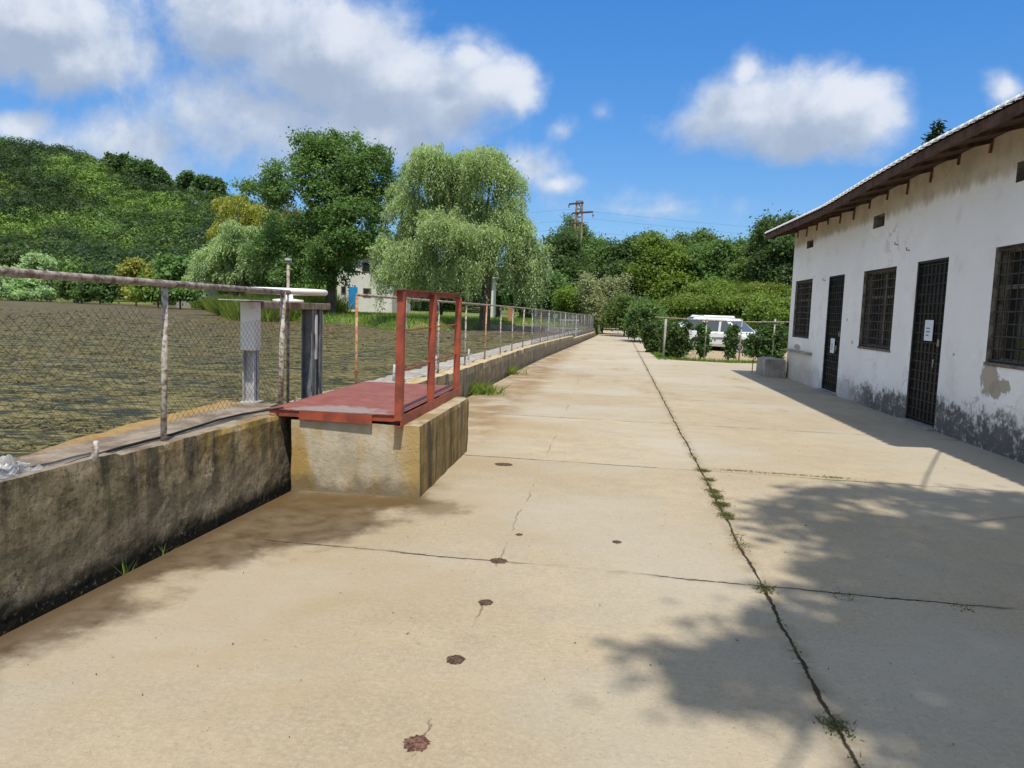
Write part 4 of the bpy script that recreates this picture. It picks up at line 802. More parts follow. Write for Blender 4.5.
# light green bushes along the far left shore
for i, (px, py, r, h_, y, mt, lb_) in enumerate([(20, 278, 26, 10, 112, 'leaf_willow', 'low pale bush at the left edge of the far shore'), (38, 262, 14, 9, 118, 'leaf_willow', 'rounded pale grey-green bush on the far left shore'), (75, 282, 16, 9, 108, 'leaf_mid', 'mid green bush on the far shore right of the pale ones'),
        (10, 262, 20, 14, 122, 'leaf_dark', 'dark bush above the pale bush at the left edge'), (136, 270, 10, 9, 100, 'leaf_yellow', 'small yellowish bush above the reeds'), (100, 285, 18, 8, 104, 'leaf_dark', 'dark low bush just left of the reeds'), (158, 282, 22, 9, 88, 'leaf_bright', 'bright low bush right behind the reeds'), (180, 270, 18, 14, 80, 'leaf_mid', 'round bush left of the low willow')]):
    tree('shore_bush', lb_, px, y, [(px, py, r, h_, 0), (px-r*0.4, 292, r*0.7, 6, 0), (px+r*0.4, 293, r*0.7, 6, -1), (px-r*0.5, py+h_*0.4, r*0.6, h_*0.7, 0), (px+r*0.5, py+h_*0.3, r*0.6, h_*0.7, 0)], 8000, 0.42, mt, cat='bush', group='bushes on the far shore', trunk_r=0.12, clump=0.8)
# right-hand belt of trees
BT = [(560, 262, 26, 30, 66, 'leaf_dark', 'dark tree just left of the pylon'), (579, 252, 15, 34, 84, 'leaf_mid', 'tall narrow tree wrapped round the pylon'), (598, 268, 20, 24, 70, 'leaf_mid', 'mid green tree just right of the pylon'), (622, 262, 22, 22, 68, 'leaf_dark', 'dark tree second right of the pylon'),
      (640, 254, 22, 20, 76, 'leaf_dark', 'tree with a flat bump on the skyline over the road end'), (662, 262, 26, 24, 66, 'leaf_bright', 'bright green tree over the end of the road'), (690, 256, 26, 24, 72, 'leaf_mid', 'round-topped tree in the middle of the right-hand belt'), (715, 265, 24, 22, 66, 'leaf_mid', 'tree above the parked white cars'),
      (738, 262, 22, 24, 74, 'leaf_dark', 'dark tree above and right of the parked cars'), (760, 262, 22, 26, 64, 'leaf_mid', 'tree second left of the white building'), (780, 248, 20, 32, 60, 'leaf_dark', 'tall dark tree touching the eave of the white building'), (800, 262, 22, 26, 58, 'leaf_dark', 'dark tree half hidden behind the far corner of the white building')]
for (px, py, r, h_, y, mt, lb_) in BT:
    L_ = [(px, py, r, h_, 0), (px-r*0.6, py+h_*0.6, r*0.7, h_*0.6, -1), (px+r*0.6, py+h_*0.5, r*0.7, h_*0.65, -1), (px+r*0.2, py-h_*0.45, r*0.5, h_*0.5, 0), (px, py+h_*1.1, r*0.9, h_*0.7, -2)]
    L_ += [(px+random.uniform(-1, 1)*r*0.9, py+random.uniform(-.9, .9)*h_, r*0.35, h_*0.3, -2) for _ in range(5)]
    tree('broadleaf_tree', lb_, px, y, L_, 30000, 0.19, mt, group='belt of trees beyond the road', clump=0.65)
for (px, py, r, h_, y, mt, lb_) in [(530, 285, 20, 22, 58, 'leaf_dark', 'shadowy tree between the willow and the pylon'), (548, 290, 18, 18, 60, 'leaf_mid', 'mid green tree behind the end of the lake'), (498, 285, 16, 18, 62, 'leaf_dark', 'dark tree seen through the hanging willow'), (440, 290, 24, 16, 64, 'leaf_dark', 'dark tree behind the hollow of the willow')]:
    tree('broadleaf_tree', lb_, px, y, [(px, py, r, h_, 0), (px-r*0.5, py+h_*0.5, r*0.6, h_*0.6, 0), (px+r*0.5, py+h_*0.5, r*0.6, h_*0.6, 0)], 18000, 0.19, mt, group='belt of trees beyond the road', clump=0.6)
for (px, py, r, h_, y, mt, lb_, n) in [(603, 298, 20, 24, 54, 'leaf_flower', 'bush with creamy flowering tips beside the end of the road', 12000), (580, 302, 18, 14, 56, 'leaf_bright', 'bright bush left of the creamy flowering bush', 9000), (625, 312, 14, 13, 50, 'leaf_mid', 'leafy bush right of the road end', 8000),
        (645, 318, 12, 15, 42, 'leaf_mid', 'vine-covered bush on the right kerb of the road', 8000), (690, 304, 24, 7, 50, 'leaf_bright', 'bright bush on the bank behind the cars', 9000), (740, 303, 26, 7, 48, 'leaf_bright', 'bright spreading bush on the bank right of the cars', 9000), (775, 310, 20, 9, 44, 'leaf_bright', 'bush on the bank by the far corner of the white building', 8000), (712, 290, 20, 6, 56, 'leaf_bright', 'bright bush high on the bank above the cars', 7000), (765, 291, 22, 6, 54, 'leaf_bright', 'bright bush high on the bank left of the building', 7000)]:
    tree('leafy_bush', lb_, px, y, [(px+random.uniform(-1, 1)*r, py+random.uniform(-.6, .8)*h_, r*random.uniform(.2, .45), h_*random.uniform(.3, .6), random.uniform(-2, 1)) for _ in range(5)]+[(px, py, r, h_, 0), (px-r*0.55, py+h_*0.35, r*0.6, h_*0.7, 0), (px+r*0.55, py+h_*0.4, r*0.6, h_*0.6, 0)], int(n*1.8), 0.13, mt, cat='bush', trunk_r=0.06, clump=0.5)
# spruce behind the roof
pr_ = at(922, 312, 36); pbz = float(height(pr_.x, pr_.y)); ptop = at(925, 124, 36).z
sp = thing('spruce_tree', 'spruce whose tip shows above the roof of the white building', 'tree', (pr_.x, pr_.y, pbz))
MB().tube([(pr_.x, pr_.y, pbz-0.2), (pr_.x, pr_.y, ptop-0.2)], [0.22, 0.03], 8).build('trunk', M['bark'], sp, True)
C = []; D = []
for z_ in np.linspace(pbz+1.2, ptop, 44):
    fr_ = (ptop-z_)/(ptop-pbz); rr = 0.2+3.4*fr_**0.8
    for q_ in range(7):
        a = rng.uniform(0, 2*np.pi); n = max(6, int(60*rr/2)); s = rng.uniform(0, 1, n); L = rr*rng.uniform(0.6, 1.15); c = np.stack([pr_.x+np.cos(a)*s*L, pr_.y+np.sin(a)*s*L, z_-0.25*s*L+0.18*s*s*L], 1)+rng.normal(size=(n, 3))*0.09; C.append(c); D.append(np.tile([math.cos(a), math.sin(a), -0.1], (n, 1)))
C = np.concatenate(C); D = np.concatenate(D); N_ = rng.normal(size=C.shape)*0.6+np.array([0, 0, 1]); N_ /= np.linalg.norm(N_, axis=1, keepdims=True)
np_mesh('crown', diamonds(C, N_, np.full(len(C), 0.30), np.full(len(C), 0.09), D), 4, M['leaf_pine'], sp, rng.uniform(0, 1, len(C)))

# the wood on the hill: one mass
def forest():
    Vs = []; Ts = []
    tn = 260; d = unit(tn*6).reshape(6, tn, 3)
    pts = []
    x = -300.0
    for _ in range(9500):
        yy = random.uniform(118, 300); xx = random.uniform(-1.05*yy-20, -0.22*yy+10)
        if yy < shore(xx)+3: continue
        pts.append((xx, yy))
    for (xx, yy) in pts:
        big = random.random()**2.6; h = 3.5+3.5*big+random.uniform(0, 1.0); r = 1.1+1.9*big; z = float(height(xx, yy)); k = random.randrange(6)
        n = int(min(tn, (60 if yy > 200 else 90)+110*big)); dd = d[k][:n]
        lump = 1+0.22*np.sin(dd[:, 0]*5+k)*np.cos(dd[:, 1]*6+xx); rad = (rng.uniform(0.82, 1.06, n)*lump)[:, None]; c = np.array([xx, yy, z+h-r*0.8])+dd*rad*np.array([r, r, r*0.9])
        pop = mnoise.noise(Vector((xx*0.030, yy*0.045, 3)))*1.6+mnoise.noise(Vector((xx*0.11, yy*0.13, 7)))*0.6+random.uniform(-0.2, 0.2); t0 = 0.06 if pop < -0.05 else (0.80 if pop > 0.45 else 0.36)
        N_ = dd*1.6+rng.normal(size=(n, 3))*0.25; N_ /= np.linalg.norm(N_, axis=1, keepdims=True)
        Vs.append(diamonds(c, N_, rng.uniform(0.38, 0.8, n)*(1+0.3*big), rng.uniform(0.28, 0.52, n))); Ts.append(np.clip(t0+rng.uniform(-.06, .10, n)+random.uniform(-.08, .08), 0, 1))
    return np.concatenate(Vs), np.concatenate(Ts)
V, T = forest(); fo = np_mesh('forest', V, 4, M['leaf_forest'], None, T, keep=True); tag(fo, 'dense green wood covering the hillside beyond the lake', 'wood', kind='stuff')
for i, (px, py, r, h_, y) in enumerate([(111, 163, 8, 8, 266), (123, 163, 8, 8, 266), (136, 168, 9, 8, 264), (149, 170, 10, 9, 262), (160, 176, 8, 7, 262), (188, 179, 9, 7, 264), (203, 182, 9, 7, 262), (217, 186, 8, 7, 262)]):
    tree('ridge_tree', ['first', 'second', 'third', 'fourth', 'fifth', 'sixth', 'seventh', 'eighth'][i]+' dark tree from the left in the clump on the hill skyline', px, y, [(px, py, r*0.7, h_, 0), (px+r*0.5, py+h_*0.3, r*0.4, h_*0.6, 0), (px-r*0.5, py+h_*0.5, r*0.4, h_*0.6, 0)], 2400, 0.9, 'leaf_dark', group='dark trees on the ridge', clump=1.6, trunk_r=0.5)

# ------------------------------------------------------------------ grass, reeds, weeds
def scatter(n, fx, zoff=-0.02):
    P_ = fx(n); P_ = np.array(P_); z = height(P_[:, 0], P_[:, 1])+zoff; return np.column_stack([P_, z])
def reedpts(n):
    x = rng.uniform(-62, -19.5, n); y = shore(x)+rng.uniform(-3.5, 11, n); return np.column_stack([x, y])
rp = scatter(52000, reedpts); rp[:, 2] = np.maximum(rp[:, 2], LAKE_Z-0.1)
tag(blades('reeds', rp, 1.35, 0.09, M['grass'], keep=True), 'bright green reeds and tall grass along the far shore', 'reeds', kind='stuff')
def lawn(n):
    x = rng.uniform(-24, -2, n); y = shore(x)+rng.uniform(-1, 18, n); return np.column_stack([x, y])
tag(blades('lawn_grass', scatter(22000, lawn), 0.22, 0.06, M['grass'], keep=True), 'short bright grass behind the lake', 'grass', kind='stuff')
def bank(n):
    y = rng.uniform(36, 68, n); x = rng.uniform(2.6, 22, n); k = (x > 2.4+(y-36)*0.02); return np.column_stack([x, y])[k]
tag(blades('bank_grass', scatter(46000, bank), 0.75, 0.09, M['leaf_bright'], keep=True), 'tall grass and scrub on the bank behind the cars', 'grass', kind='stuff')
def verge(n):
    y = rng.uniform(25.2, 36, n); x = 1.7+rng.exponential(0.35, n)+0.02*(y-25); return np.column_stack([x, y])
vg = np.concatenate([scatter(3500, verge), scatter(2600, lambda n: np.column_stack([rng.uniform(1.9, 8, n), 25.6+np.abs(rng.normal(0, 0.45, n))+0.12*rng.uniform(0, 1, n)]))]); vg = vg[(vg[:, 1] > 25.2)]
tag(blades('verge_grass', vg, 0.16, 0.03, M['grass'], keep=True), 'grass strip along the far edge of the pavement', 'grass', kind='stuff')
# weeds rooted in the joints
def xcrack(y): return 0.87+0.012*y
cp = []
for _ in range(1500):
    y = random.choice([random.uniform(2.3, 9), random.uniform(4.5, 8), random.uniform(9, 26)]); dn = mnoise.noise(Vector((y*2.3, 4, 0)))-0.02
    if dn < 0: continue
    cp.append((xcrack(y)+random.gauss(0, 0.02), y, 0.0))
for (cx, cy, r, n) in [(0.955, 5.7, 0.028, 260), (0.96, 6.0, 0.032, 420), (0.965, 6.25, 0.03, 300), (0.98, 6.9, 0.025, 260), (0.985, 7.3, 0.025, 260), (0.97, 6.45, 0.03, 260), (0.93, 4.15, 0.03, 170), (0.90, 2.75, 0.028, 170), (0.96, 5.6, 0.03, 120), (1.75, 7.36, 0.16, 140), (2.2, 7.33, 0.12, 150), (1.3, 7.40, 0.1, 120), (1.35, 4.12, 0.03, 30), (1.95, 4.1, 0.03, 25)]:
    for _ in range(n): cp.append((cx+random.gauss(0, r), cy+random.gauss(0, 0.022 if r > 0.07 else r*1.4), 0.0))
tag(blades('joint_weeds', np.array(cp), 0.013, 0.008, M['weed_olive'], lean=1.5, keep=True), 'tiny weeds growing in the pavement joints', 'weeds', kind='stuff')
def tuft(cx, cy, z, n, r, h, label, mat='leaf_bright', wd=0.03):
    p = np.column_stack([rng.normal(cx, r, n), rng.normal(cy, r, n), np.full(n, z)]); o = blades('weed_plant', p, h, wd, M[mat], None, 0.8); tag(o, label, 'plant')
tuft(-2.22, 13.0, 0.0, 260, 0.16, 0.20, 'leafy green weed at the foot of the far low wall')
tuft(-2.33, 17.3, 0.0, 260, 0.16, 0.18, 'second green weed farther along the far low wall')
tuft(-2.60, 3.72, -0.05, 14, 0.022, 0.10, 'thin grass tuft in the gutter of the dark wall', 'grass', 0.006)
tuft(-2.60, 4.05, -0.05, 7, 0.012, 0.07, 'smaller grass tuft in the gutter farther along the dark wall', 'grass', 0.006)
# gutter debris
gd = np.column_stack([rng.normal(-2.545, 0.03, 5000), rng.uniform(-2, 5.6, 5000), np.full(5000, -0.29)+rng.uniform(0, 0.10, 5000)])
N_ = unit(5000); tag(np_mesh('gutter_debris', diamonds(gd, N_, rng.uniform(.015, .05, 5000), rng.uniform(.01, .03, 5000)), 4, M['debris'], None, None, keep=True), 'dark leaf debris in the gap along the near wall', 'debris', kind='stuff')
# crumbling render at the foot of the near wall
n = 5200; yy = rng.uniform(-1, 5.6, n); zz = np.abs(rng.normal(0, 0.055, n)); cc = np.column_stack([-2.575+0.012*rng.random(n)+0.02*np.exp(-zz*20), yy, zz-0.05])
# floating weed
n = 90000; dd = 3+50*rng.uniform(0, 1, n)**1.8; x = -3.5-dd*rng.uniform(0.0, 1.15, n); y = 1+dd*rng.uniform(0.1, 1.0, n); k = (y < shore(x)-1); x = x[k]; y = y[k]
cl_ = np.array([mnoise.noise(Vector((a*0.7, b*1.5, 0))) for a, b in zip(x, y)]); k = cl_ > 0.0; x = x[k]; y = y[k]; n = len(x); d_ = np.hypot(x, y)
C = np.column_stack([x, y, LAKE_Z+rng.uniform(0.004, 0.03, n)]); N_ = rng.normal(size=(n, 3))*0.13+np.array([0, 0, 1]); N_ /= np.linalg.norm(N_, axis=1, keepdims=True)
s = 0.014+0.0032*d_; tag(np_mesh('pond_weed', diamonds(C, N_, s*rng.uniform(1.2, 3.2, n), s*rng.uniform(0.3, 0.8, n)), 4, M['weed'], None, rng.uniform(0, 1, n), keep=True), 'brown-green weed floating on the lake', 'water weed', kind='stuff')
# litter on the pavement
n = 1500; C = np.column_stack([rng.uniform(-2.3, 4.3, n), rng.uniform(2.2, 16, n), np.full(n, 0.005)]); N_ = rng.normal(size=(n, 3))*0.25+np.array([0, 0, 1]); N_ /= np.linalg.norm(N_, axis=1, keepdims=True)
tag(np_mesh('leaf_litter', diamonds(C, N_, 0.004+0.022*rng.random(n)**3, 0.003+0.006*rng.random(n)**2), 4, M['debris'], None, None, keep=True), 'specks of dry leaf and twig scattered over the pavement', 'litter', kind='stuff')
# holes down the slab
for i, (hx, hy, r, lb_) in enumerate([(-0.59, 2.37, 0.046, 'reddish hole in the pavement nearest the camera, filled with debris'), (-0.585, 3.0, 0.040, 'dark ragged hole in the pavement, second from the camera'), (-0.56, 3.64, 0.038, 'oval hole in the pavement, third from the camera'), (-0.59, 4.28, 0.050, 'dark shallow hole on the cross joint of the pavement'), (0.12, 4.82, 0.030, 'small hole in the pavement right of the row of holes'), (-0.53, 4.83, 0.022, 'smallest faint hole just beyond the cross joint'), (-0.95, 7.05, 0.07, 'ragged spalled patch in the pavement beside the stained block')]):
    hb = MB(); rows = []
    for a in np.linspace(0, 2*math.pi, 61)[:-1]:
        rr = r*(1+0.18*mnoise.noise(Vector((math.cos(a)*1.6, math.sin(a)*1.6, i*3.0)))+0.22*mnoise.noise(Vector((math.cos(a)*5, math.sin(a)*5, i*3.0)))+0.09*random.uniform(-1, 1)); rows.append([(hx+math.cos(a)*rr*f_*(1.25 if i == 6 else 1), hy+math.sin(a)*rr*f_, z_) for f_, z_ in ((1.0, 0.0015), (0.9, 0.004), (0.6, 0.003), (0.3, 0.0025), (0.0, 0.003))])
    hb.grid(rows, True); tag(hb.build('debris_hole', M['rust_debris'] if i == 0 else M['debris']), lb_, 'hole', 'holes in the pavement')

# ------------------------------------------------------------------ pylon, far buildings
pp = at(575, 312, 78); pz = float(height(pp.x, pp.y)); tz = at(575, 201, 78).z
py_ = thing('power_pylon', 'brown twin-legged power pylon with three crossarms above the trees', 'pylon', (pp.x, pp.y, pz))
lg = MB()
for sx in (-1, 1):
    for sy in (-1, 1): MB().bar((pp.x+sx*0.62, pp.y+sy*0.5, pz-0.3), (pp.x+sx*0.27, pp.y+sy*0.24, tz), 0.17, 0.17).build('leg', M['tower'], py_)
for k in range(15):
    f0_ = k/15; f1_ = (k+1)/15; s = 1 if k % 2 else -1; g0 = 0.62-0.35*f0_; g1 = 0.62-0.35*f1_; z0_ = pz+(tz-pz)*f0_; z1_ = pz+(tz-pz)*f1_
    for sy in (-0.8, 0.8): lg.bar((pp.x-s*g0, pp.y+sy*g0, z0_), (pp.x+s*g1, pp.y+sy*g1, z1_), 0.10, 0.10)
    lg.bar((pp.x-g1, pp.y, z1_), (pp.x+g1, pp.y, z1_), 0.10, 0.10)
lg.build('bracing', M['tower'], py_)
for (l, r_, py2) in ((-1.05, 0.45, 203.5), (-0.7, 1.45, 212.5), (-1.4, 0.35, 223.5)):
    zc = at(575, py2, 78).z; MB().bar((pp.x+l, pp.y-0.3, zc-0.12), (pp.x+r_, pp.y-0.3, zc+0.05), 0.16, 0.16).build('crossarm', M['wood_brown'], py_)
    for xx in ((l, r_) if r_ > 1 else (l,)): MB().lathe((pp.x+xx, pp.y-0.3, zc-0.5), [(0, 0), (0.10, 0.05), (0.05, 0.15), (0.10, 0.25), (0.05, 0.36), (0, 0.4)], 8).build('insulator', M['dark_steel'], py_)
for zc_, s in ((205, -1.0), (214, 1.4), (225, -1.35)):
    z_ = at(575, zc_, 78).z
    for tx in (-140, 150):
        pts = [(pp.x+s+(tx-s)*q_/12, pp.y-0.3+30*q_/12, z_-0.5+3.5*((q_/12-0.5)**2*4-1)+4*q_/12) for q_ in range(13)]; MB().tube(pts, 0.009, 4, False).build('conductor', M['wire'], py_)
def house(name, label, cat, px0, px1, pyt, y, depth, mat, roofm, base_lift=0.0, roof_h=1.3):
    a = at(px0, 305, y); b = at(px1, 305, y); zt = at(px0, pyt, y).z; zb = float(height((a.x+b.x)/2, y))-0.3; hr = thing(name, label, cat, ((a.x+b.x)/2, y, zb))
    MB().box(a.x, b.x, y, y+depth, zb, zt).build('wall', mat, hr)
    rm = MB(); o_ = 0.35; xm = (a.x+b.x)/2; i = 0
    rm.v = [(a.x-o_, y-o_, zt), (b.x+o_, y-o_, zt), (b.x+o_, y+depth+o_, zt), (a.x-o_, y+depth+o_, zt), (a.x-o_, y+depth/2, zt+roof_h), (b.x+o_, y+depth/2, zt+roof_h)]; rm.f = [(0, 1, 5, 4), (2, 3, 4, 5), (0, 4, 3), (1, 2, 5), (3, 2, 1, 0)]
    rm.build('roof', roofm, hr); return hr, a, b, zb, zt
hr, a, b, zb, zt = house('white_house', 'white two-storey house with a blue door glimpsed between the dark tree and the willow', 'house', 337, 392, 256, 62, 6, M['house_white'], M['roof_tile'])
d0 = at(348.5, 288, 61.9); d1 = at(357, 307, 61.9)
dd_ = MB().box(d0.x, d1.x, 61.9, 61.99, d1.z, d0.z+0.1).build('door', M['blue'], hr)
for (p0, p1, q0, q1) in ((363, 371, 288, 297), (341, 346, 286, 294), (362, 370, 262, 272), (345, 353, 262, 272)):
    w0 = at(p0, q0, 61.94); w1 = at(p1, q1, 61.94); wn = MB().box(w0.x, w1.x, 61.95, 61.995, w1.z, w0.z).build('window', M['wood_grey'], hr); MB().box(w0.x+0.08, w1.x-0.08, 61.93, 61.949, w1.z+0.08, w0.z-0.08).build('pane', M['glass'], wn)
hr, a, b, zb, zt = house('low_shed', 'low pinkish shed wall seen past the far end of the fence', 'shed', 519, 551, 310, 64, 3, M['pink'], M['c_plain'], roof_h=0.15)
for q_ in range(3): MB().box(a.x+0.4+0.9*q_, a.x+0.8+0.9*q_, 63.95, 63.99, zb+0.5, zt-0.25).build('opening', M['glass'], hr)
hr, a, b, zb, zt = house('kiosk', 'pale narrow concrete kiosk standing behind the hanging willow', 'kiosk', 483, 493, 278, 52, 1.2, M['house_white'], M['c_plain'], roof_h=0.1); MB().box(a.x+0.15, a.x+0.5, 51.95, 51.99, zb+0.4, zb+2.2).build('door', M['wood_grey'], hr)
hh = thing('far_shed', 'long low pale roof just visible above the reeds on the far shore', 'shed', at(200, 300, 96)); a = at(176, 275, 96); b = at(206, 274, 96)
MB().box(a.x, b.x, 96, 99, 0.3, a.z-0.1).build('wall', M['c_plain'], hh); MB().box(a.x-0.3, b.x+0.3, 95.6, 99.4, a.z-0.098, a.z+0.15).build('roof', M['house_white'], hh)
a = at(510, 322, 45); tag(MB().box(a.x-0.18, a.x+0.18, 45, 45.05, 0.2, at(510, 307, 45).z).build('brown_board', M['pipe_rust']), 'upright rusty brown board standing behind the fence by the lake end', 'board')
a = at(470, 334, 38); b = at(556, 334, 38)
tag(MB().box(-9.0, -2.7, 41.5, 41.75, 0.1, 0.62).build('weir_wall', M['c_plain'], bevel=0.02), 'low grey concrete wall across the far end of the lake', 'wall')

# ------------------------------------------------------------------ vine fence and cars
vf = thing('pipe_fence', 'rusty pipe fence with wooden posts in front of the parked cars', 'fence', (5, 27, 0))
def fl(px, y=None): return at(px, 340, 27.0)
for (px, yb, mt) in ((664, 26.2, 'wood_pale'), (705, 26.6, 'wood_pale'), (740, 26.8, 'wood_pale'), (773, 26.8, 'wood_pale')):
    b = at(px, 340, yb); zt = at(px, 319, yb).z; MB().tube([(b.x, yb, -0.1), (b.x+0.03, yb, zt)], 0.042 if px < 700 else 0.026, 7).build('post', M['bark_pale'] if px < 700 else M['pipe'], vf, True)
MB().tube([at(655, 317, 26.2), at(700, 320, 26.5), at(745, 322, 26.7), at(795, 322, 26.8)], 0.022, 6).build('top_rail', M['rail_brown'], vf, True)
MB().tube([at(655, 336, 26.2), at(700, 337, 26.5), at(745, 338, 26.7), at(795, 338, 26.8)], 0.006, 4).build('wire', M['wire'], vf)
for (px, py, r, h_, y, lb_) in [(675, 338, 11, 14, 26.6, 'ivy clump on the pipe fence left of the white car'), (767, 339, 20, 15, 27.2, 'wide ivy hedge on the fence between the cars and the building'), (703, 338, 3.4, 13, 26.8, 'narrow vine column in front of the rear of the white car'), (731, 339, 3.6, 14, 27.0, 'narrow vine column in front of the door of the white car'), (655, 335, 8, 13, 30, 'vine clump at the left end of the pipe fence'), (636, 322, 8, 11, 40, 'small vine-covered mound on the right edge of the road')]:
    tree('vine_hedge', lb_, px, y, [(px, py, r, h_, 0), (px+0.3*r, py+h_*0.95, r*0.8, h_*0.35, 0), (px-0.5*r, py+h_*0.9, r*0.6, h_*0.4, 0), (px-r*0.5, py+h_*0.4, r*0.6, h_*0.6, 0), (px+r*0.5, py-h_*0.2, r*0.6, h_*0.7, 0)]+[(px+random.uniform(-1.3, 1.3)*r, py+random.uniform(-1, 1)*h_, r*random.uniform(.15, .4), h_*random.uniform(.15, .4), 0) for _ in range(7)], 6500 if r > 5 else 2500, 0.10, 'leaf_dark', cat='hedge', group='vines on the pipe fence', trunk_r=0.03, clump=0.14, up=0.2)

def make_car(name, label, loc, rz, suv=True):
    root = thing(name, label, 'car', loc, 'white cars parked behind the fence'); root.rotation_euler = (0, 0, rz); WLOC[root.name] = Vector((0, 0, 0))
    L = 3.75 if suv else 3.9; Hh = 1.62 if suv else 1.46; hw_ = 0.84; belt = 0.98 if suv else 0.9; bot = 0.32 if suv else 0.26
    # stations along x (front at +x): x, z of top at belt/bonnet, half width, roof z (0: none)
    st_ = [(-L/2, bot+0.25, belt-0.10, hw_*0.86, 0), (-L/2+0.05, bot, belt, hw_*0.94, 0), (-L/2+0.5, bot, belt+0.02, hw_, 0), (-0.4, bot, belt, hw_, 0), (0.5, bot, belt, hw_, 0), (0.95, bot, belt-0.02, hw_, 0), (L/2-0.35, bot, belt-0.14, hw_*0.96, 0), (L/2-0.08, bot, belt-0.24, hw_*0.9, 0), (L/2, bot+0.12, belt-0.34, hw_*0.84, 0)]
    rows = []
    for (x, zb_, zt_, w_, _) in st_:
        rows.append([(x, -w_*0.90, zb_), (x, -w_, zb_+0.12), (x, -w_, (zb_+zt_)/2), (x, -w_*0.97, zt_-0.05), (x, -w_*0.90, zt_), (x, 0, zt_+0.03), (x, w_*0.90, zt_), (x, w_*0.97, zt_-0.05), (x, w_, (zb_+zt_)/2), (x, w_, zb_+0.12), (x, w_*0.90, zb_), (x, -w_*0.90, zb_)])
    bd_ = MB().grid(rows); n_ = 12; bd_.f.append(tuple(range(11))); e = (len(rows)-1)*n_; bd_.f.append(tuple(e+k_ for k_ in range(11))[::-1])
    # cabin: pillars and roof
    cab = [(-L/2+0.10, 0.72), (-L/2+0.34, 1.0), (0.25, 1.0), (0.95, 0.0)]
    rw = hw_*0.80
    rear_b, rear_t, fr_t, fr_b = -L/2+0.12, -L/2+0.36, 0.22, 1.0
    ct = []
    for x_b, x_t in ((rear_b, rear_t), (fr_b, fr_t)): ct.append([(x_b, -hw_*0.9, belt), (x_t, -rw, Hh-0.05), (x_t, -rw*0.85, Hh), (x_t, rw*0.85, Hh), (x_t, rw, Hh-0.05), (x_b, hw_*0.9, belt)])
    bd_.grid(ct); i = len(bd_.v); bd_.v += ct[0]; bd_.f.append(tuple(i+k_ for k_ in range(6))); i = len(bd_.v); bd_.v += ct[1]; bd_.f.append(tuple(i+k_ for k_ in range(6))[::-1])
    body = bd_.build('body', M['car_white'], root, bevel=0.02)
    def side(s, x0b, x0t, x1b, x1t, nm, mat, z0=belt+0.03, z1=Hh-0.11, off=0.006):
        def yy(z): return s*(hw_*0.9+(rw-hw_*0.9)*((z-belt)/(Hh-0.05-belt))+off)
        q_ = MB(); A = (x0b, yy(z0), z0); B = (x1b, yy(z0), z0); C_ = (x1t, yy(z1), z1); D_ = (x0t, yy(z1), z1); q_.quad(A, B, C_, D_); dy = s*0.012
        q_.quad(*[(p[0], p[1]-dy, p[2]) for p in (D_, C_, B, A)]); q_.build(nm, mat, root)
    for s in (-1, 1):
        side(s, -1.72, -1.58, -1.00, -0.98, 'window', M['car_glass']); side(s, -0.88, -0.86, -0.06, -0.06, 'window', M['car_glass']) if not suv else side(s, -0.88, -0.86, -0.10, -0.10, 'window', M['car_glass']); side(s, 0.02, 0.02, 0.74, 0.24, 'window', M['car_glass'])
        for xx in (-L/2+0.72, L/2-0.78):
            MB().lathe((xx, s*(hw_-0.10), 0.33), [(0.0, -0.10), (0.40, -0.10), (0.40, 0.125 if s > 0 else 0.10), (0.0, 0.125 if s > 0 else 0.1)] if s > 0 else [(0, 0.10), (0.40, 0.10), (0.40, -0.115), (0, -0.115)], 20, 'y').build('wheel_arch', M['rubber'], root)
            wh = MB().lathe((xx, s*(hw_-0.06), 0.33), [(0.2, -0.09), (0.30, -0.09), (0.33, -0.06), (0.33, 0.06), (0.30, 0.09), (0.2, 0.09)], 22, 'y').build('wheel', M['rubber'], root, True)
            MB().lathe((xx, s*(hw_+0.005), 0.33), [(0.0, s*0.03), (0.06, s*0.03), (0.08, 0), (0.19, s*0.02), (0.21, s*0.02), (0.215, -s*0.03)], 16, 'y').build('rim', M['grey_paint'], wh, True)
        MB().box(-0.35, 0.72, s*(hw_+0.004)-0.004, s*(hw_+0.004)+0.004, 0.66, 0.74).build('stripe', M['dark_steel'] if suv else M['car_white'], root)
        MB().box(0.78, 0.90, s*hw_*1.0, s*hw_*1.18, belt+0.02, belt+0.16).build('mirror', M['dark_steel'], root, bevel=0.02)
        MB().box(L/2-0.06, L/2+0.012, s*0.42, s*0.74, 0.56, 0.70).build('headlight', M['glass'], root, bevel=0.02); MB().box(-L/2-0.012, -L/2+0.05, s*0.60, s*0.74, 0.68, 0.86).build('tail_light', M['red'], root, bevel=0.01)
    def yf(z, a0, a1): return a0+(a1-a0)*((z-belt)/(Hh-belt))
    for (xb, xt, nm, sg_) in ((fr_b, fr_t, 'windscreen', 1), (rear_b, rear_t, 'rear_window', -1)):
        z0, z1 = belt+0.06, Hh-0.10; q_ = MB(); x0 = yf(z0, xb, xt)+sg_*0.012; x1 = yf(z1, xb, xt)+sg_*0.012; q_.quad((x0, -hw_*0.78, z0), (x0, hw_*0.78, z0), (x1, rw*0.84, z1), (x1, -rw*0.84, z1)); q_.build(nm, M['car_glass'], root)
    MB().box(L/2-0.1, L/2+0.05, -hw_*0.86, hw_*0.86, bot+0.05, bot+0.22).build('bumper', M['dark_steel'] if suv else M['car_white'], root, bevel=0.03); MB().box(-L/2-0.05, -L/2+0.08, -hw_*0.86, hw_*0.86, bot+0.05, bot+0.22).build('bumper', M['dark_steel'] if suv else M['car_white'], root, bevel=0.03)
    return root
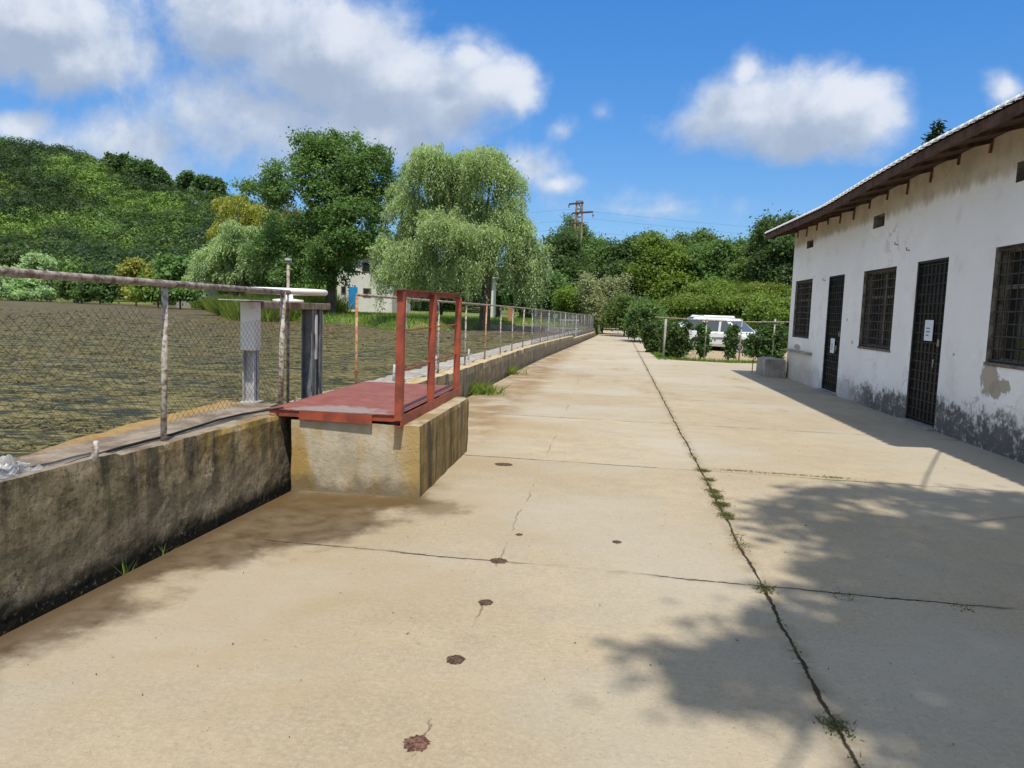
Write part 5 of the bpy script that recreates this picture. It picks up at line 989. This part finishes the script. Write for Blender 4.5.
c1 = at(728, 345, 35.5); make_car('parked_car', 'boxy white off-road car with black bumpers parked side-on behind the fence', (c1.x, 35.5, -0.18), R_(-40), True)
c2 = at(700, 345, 41.0); make_car('parked_car', 'lower white hatchback parked behind the off-road car, facing left', (c2.x, 41.0, 0.10), R_(203), False)

# ------------------------------------------------------------------ behind the viewer: the tree and cable that throw the shadows
up2 = thing('utility_pole', 'wooden utility pole carrying the cable to the white building', 'pole', (-0.9, -4.2, 0)); MB().tube([(-0.9, -4.2, -0.3), (-0.9, -4.2, 6.8)], [0.14, 0.10], 10).build('shaft', M['bark'], up2, True); MB().bar((-1.5, -4.2, 6.5), (-0.3, -4.2, 6.5), 0.1, 0.1).build('crossarm', M['wood_grey'], up2)
tag(ba.build('service_cable', M['rubber'], None, True), 'bundled overhead cable running to the corner of the eave', 'cable')
def shade_lobes():
    out = []
    # lobes placed in metres above and behind the viewer
    for (sx, sy, r, z) in SHADE:
        z += 2.6; sx += 0.06+(0.16 if sx < 1.6 else 0); out.append((sx+0.11*z, sy-0.41*z, z, r, r*0.9, r*0.5))
    return out
SHADE = [(0.55, 3.1, 0.42, 5.6), (0.95, 3.75, 0.45, 5.8), (0.95, 3.2, 0.5, 6), (1.5, 4.3, 0.6, 6.0), (1.3, 5.35, 0.5, 5.8), (1.75, 5.9, 0.55, 6.2), (2.3, 5.3, 0.75, 6.0), (2.1, 4.4, 0.8, 6.4), (2.9, 6.0, 0.75, 6.4), (3.4, 6.6, 0.6, 6.6), (2.5, 6.7, 0.45, 6.6), (1.9, 6.7, 0.3, 6.6), (3.0, 4.9, 0.9, 6.2), (3.7, 5.4, 0.9, 6.6), (2.4, 3.2, 1.0, 6.2), (3.4, 3.6, 1.1, 6.4), (1.6, 3.0, 0.7, 5.8), (1.5, 2.1, 0.8, 5.6), (2.6, 1.9, 1.0, 5.8), (3.8, 2.2, 1.2, 6.0), (4.3, 4.4, 1.0, 6.6), (3.0, 0.8, 1.2, 5.6), (1.9, 0.9, 0.9, 5.4)]
ov = thing('shade_tree', 'leafy tree behind the viewer whose branches shade the pavement', 'tree', (2.4, -2.6, 0)); lbs = shade_lobes()
tm = MB(); limbs(tm, (2.4, -2.6, 0), lbs, 0.20, 5.4, (0.1, 0.5)); tm.build('trunk', M['bark'], ov, True)
V, T = lobe_leaves(lbs, 42000, 0.11, 0.26, 0.6); np_mesh('crown', V, 4, M['leaf_mid'], ov, T)
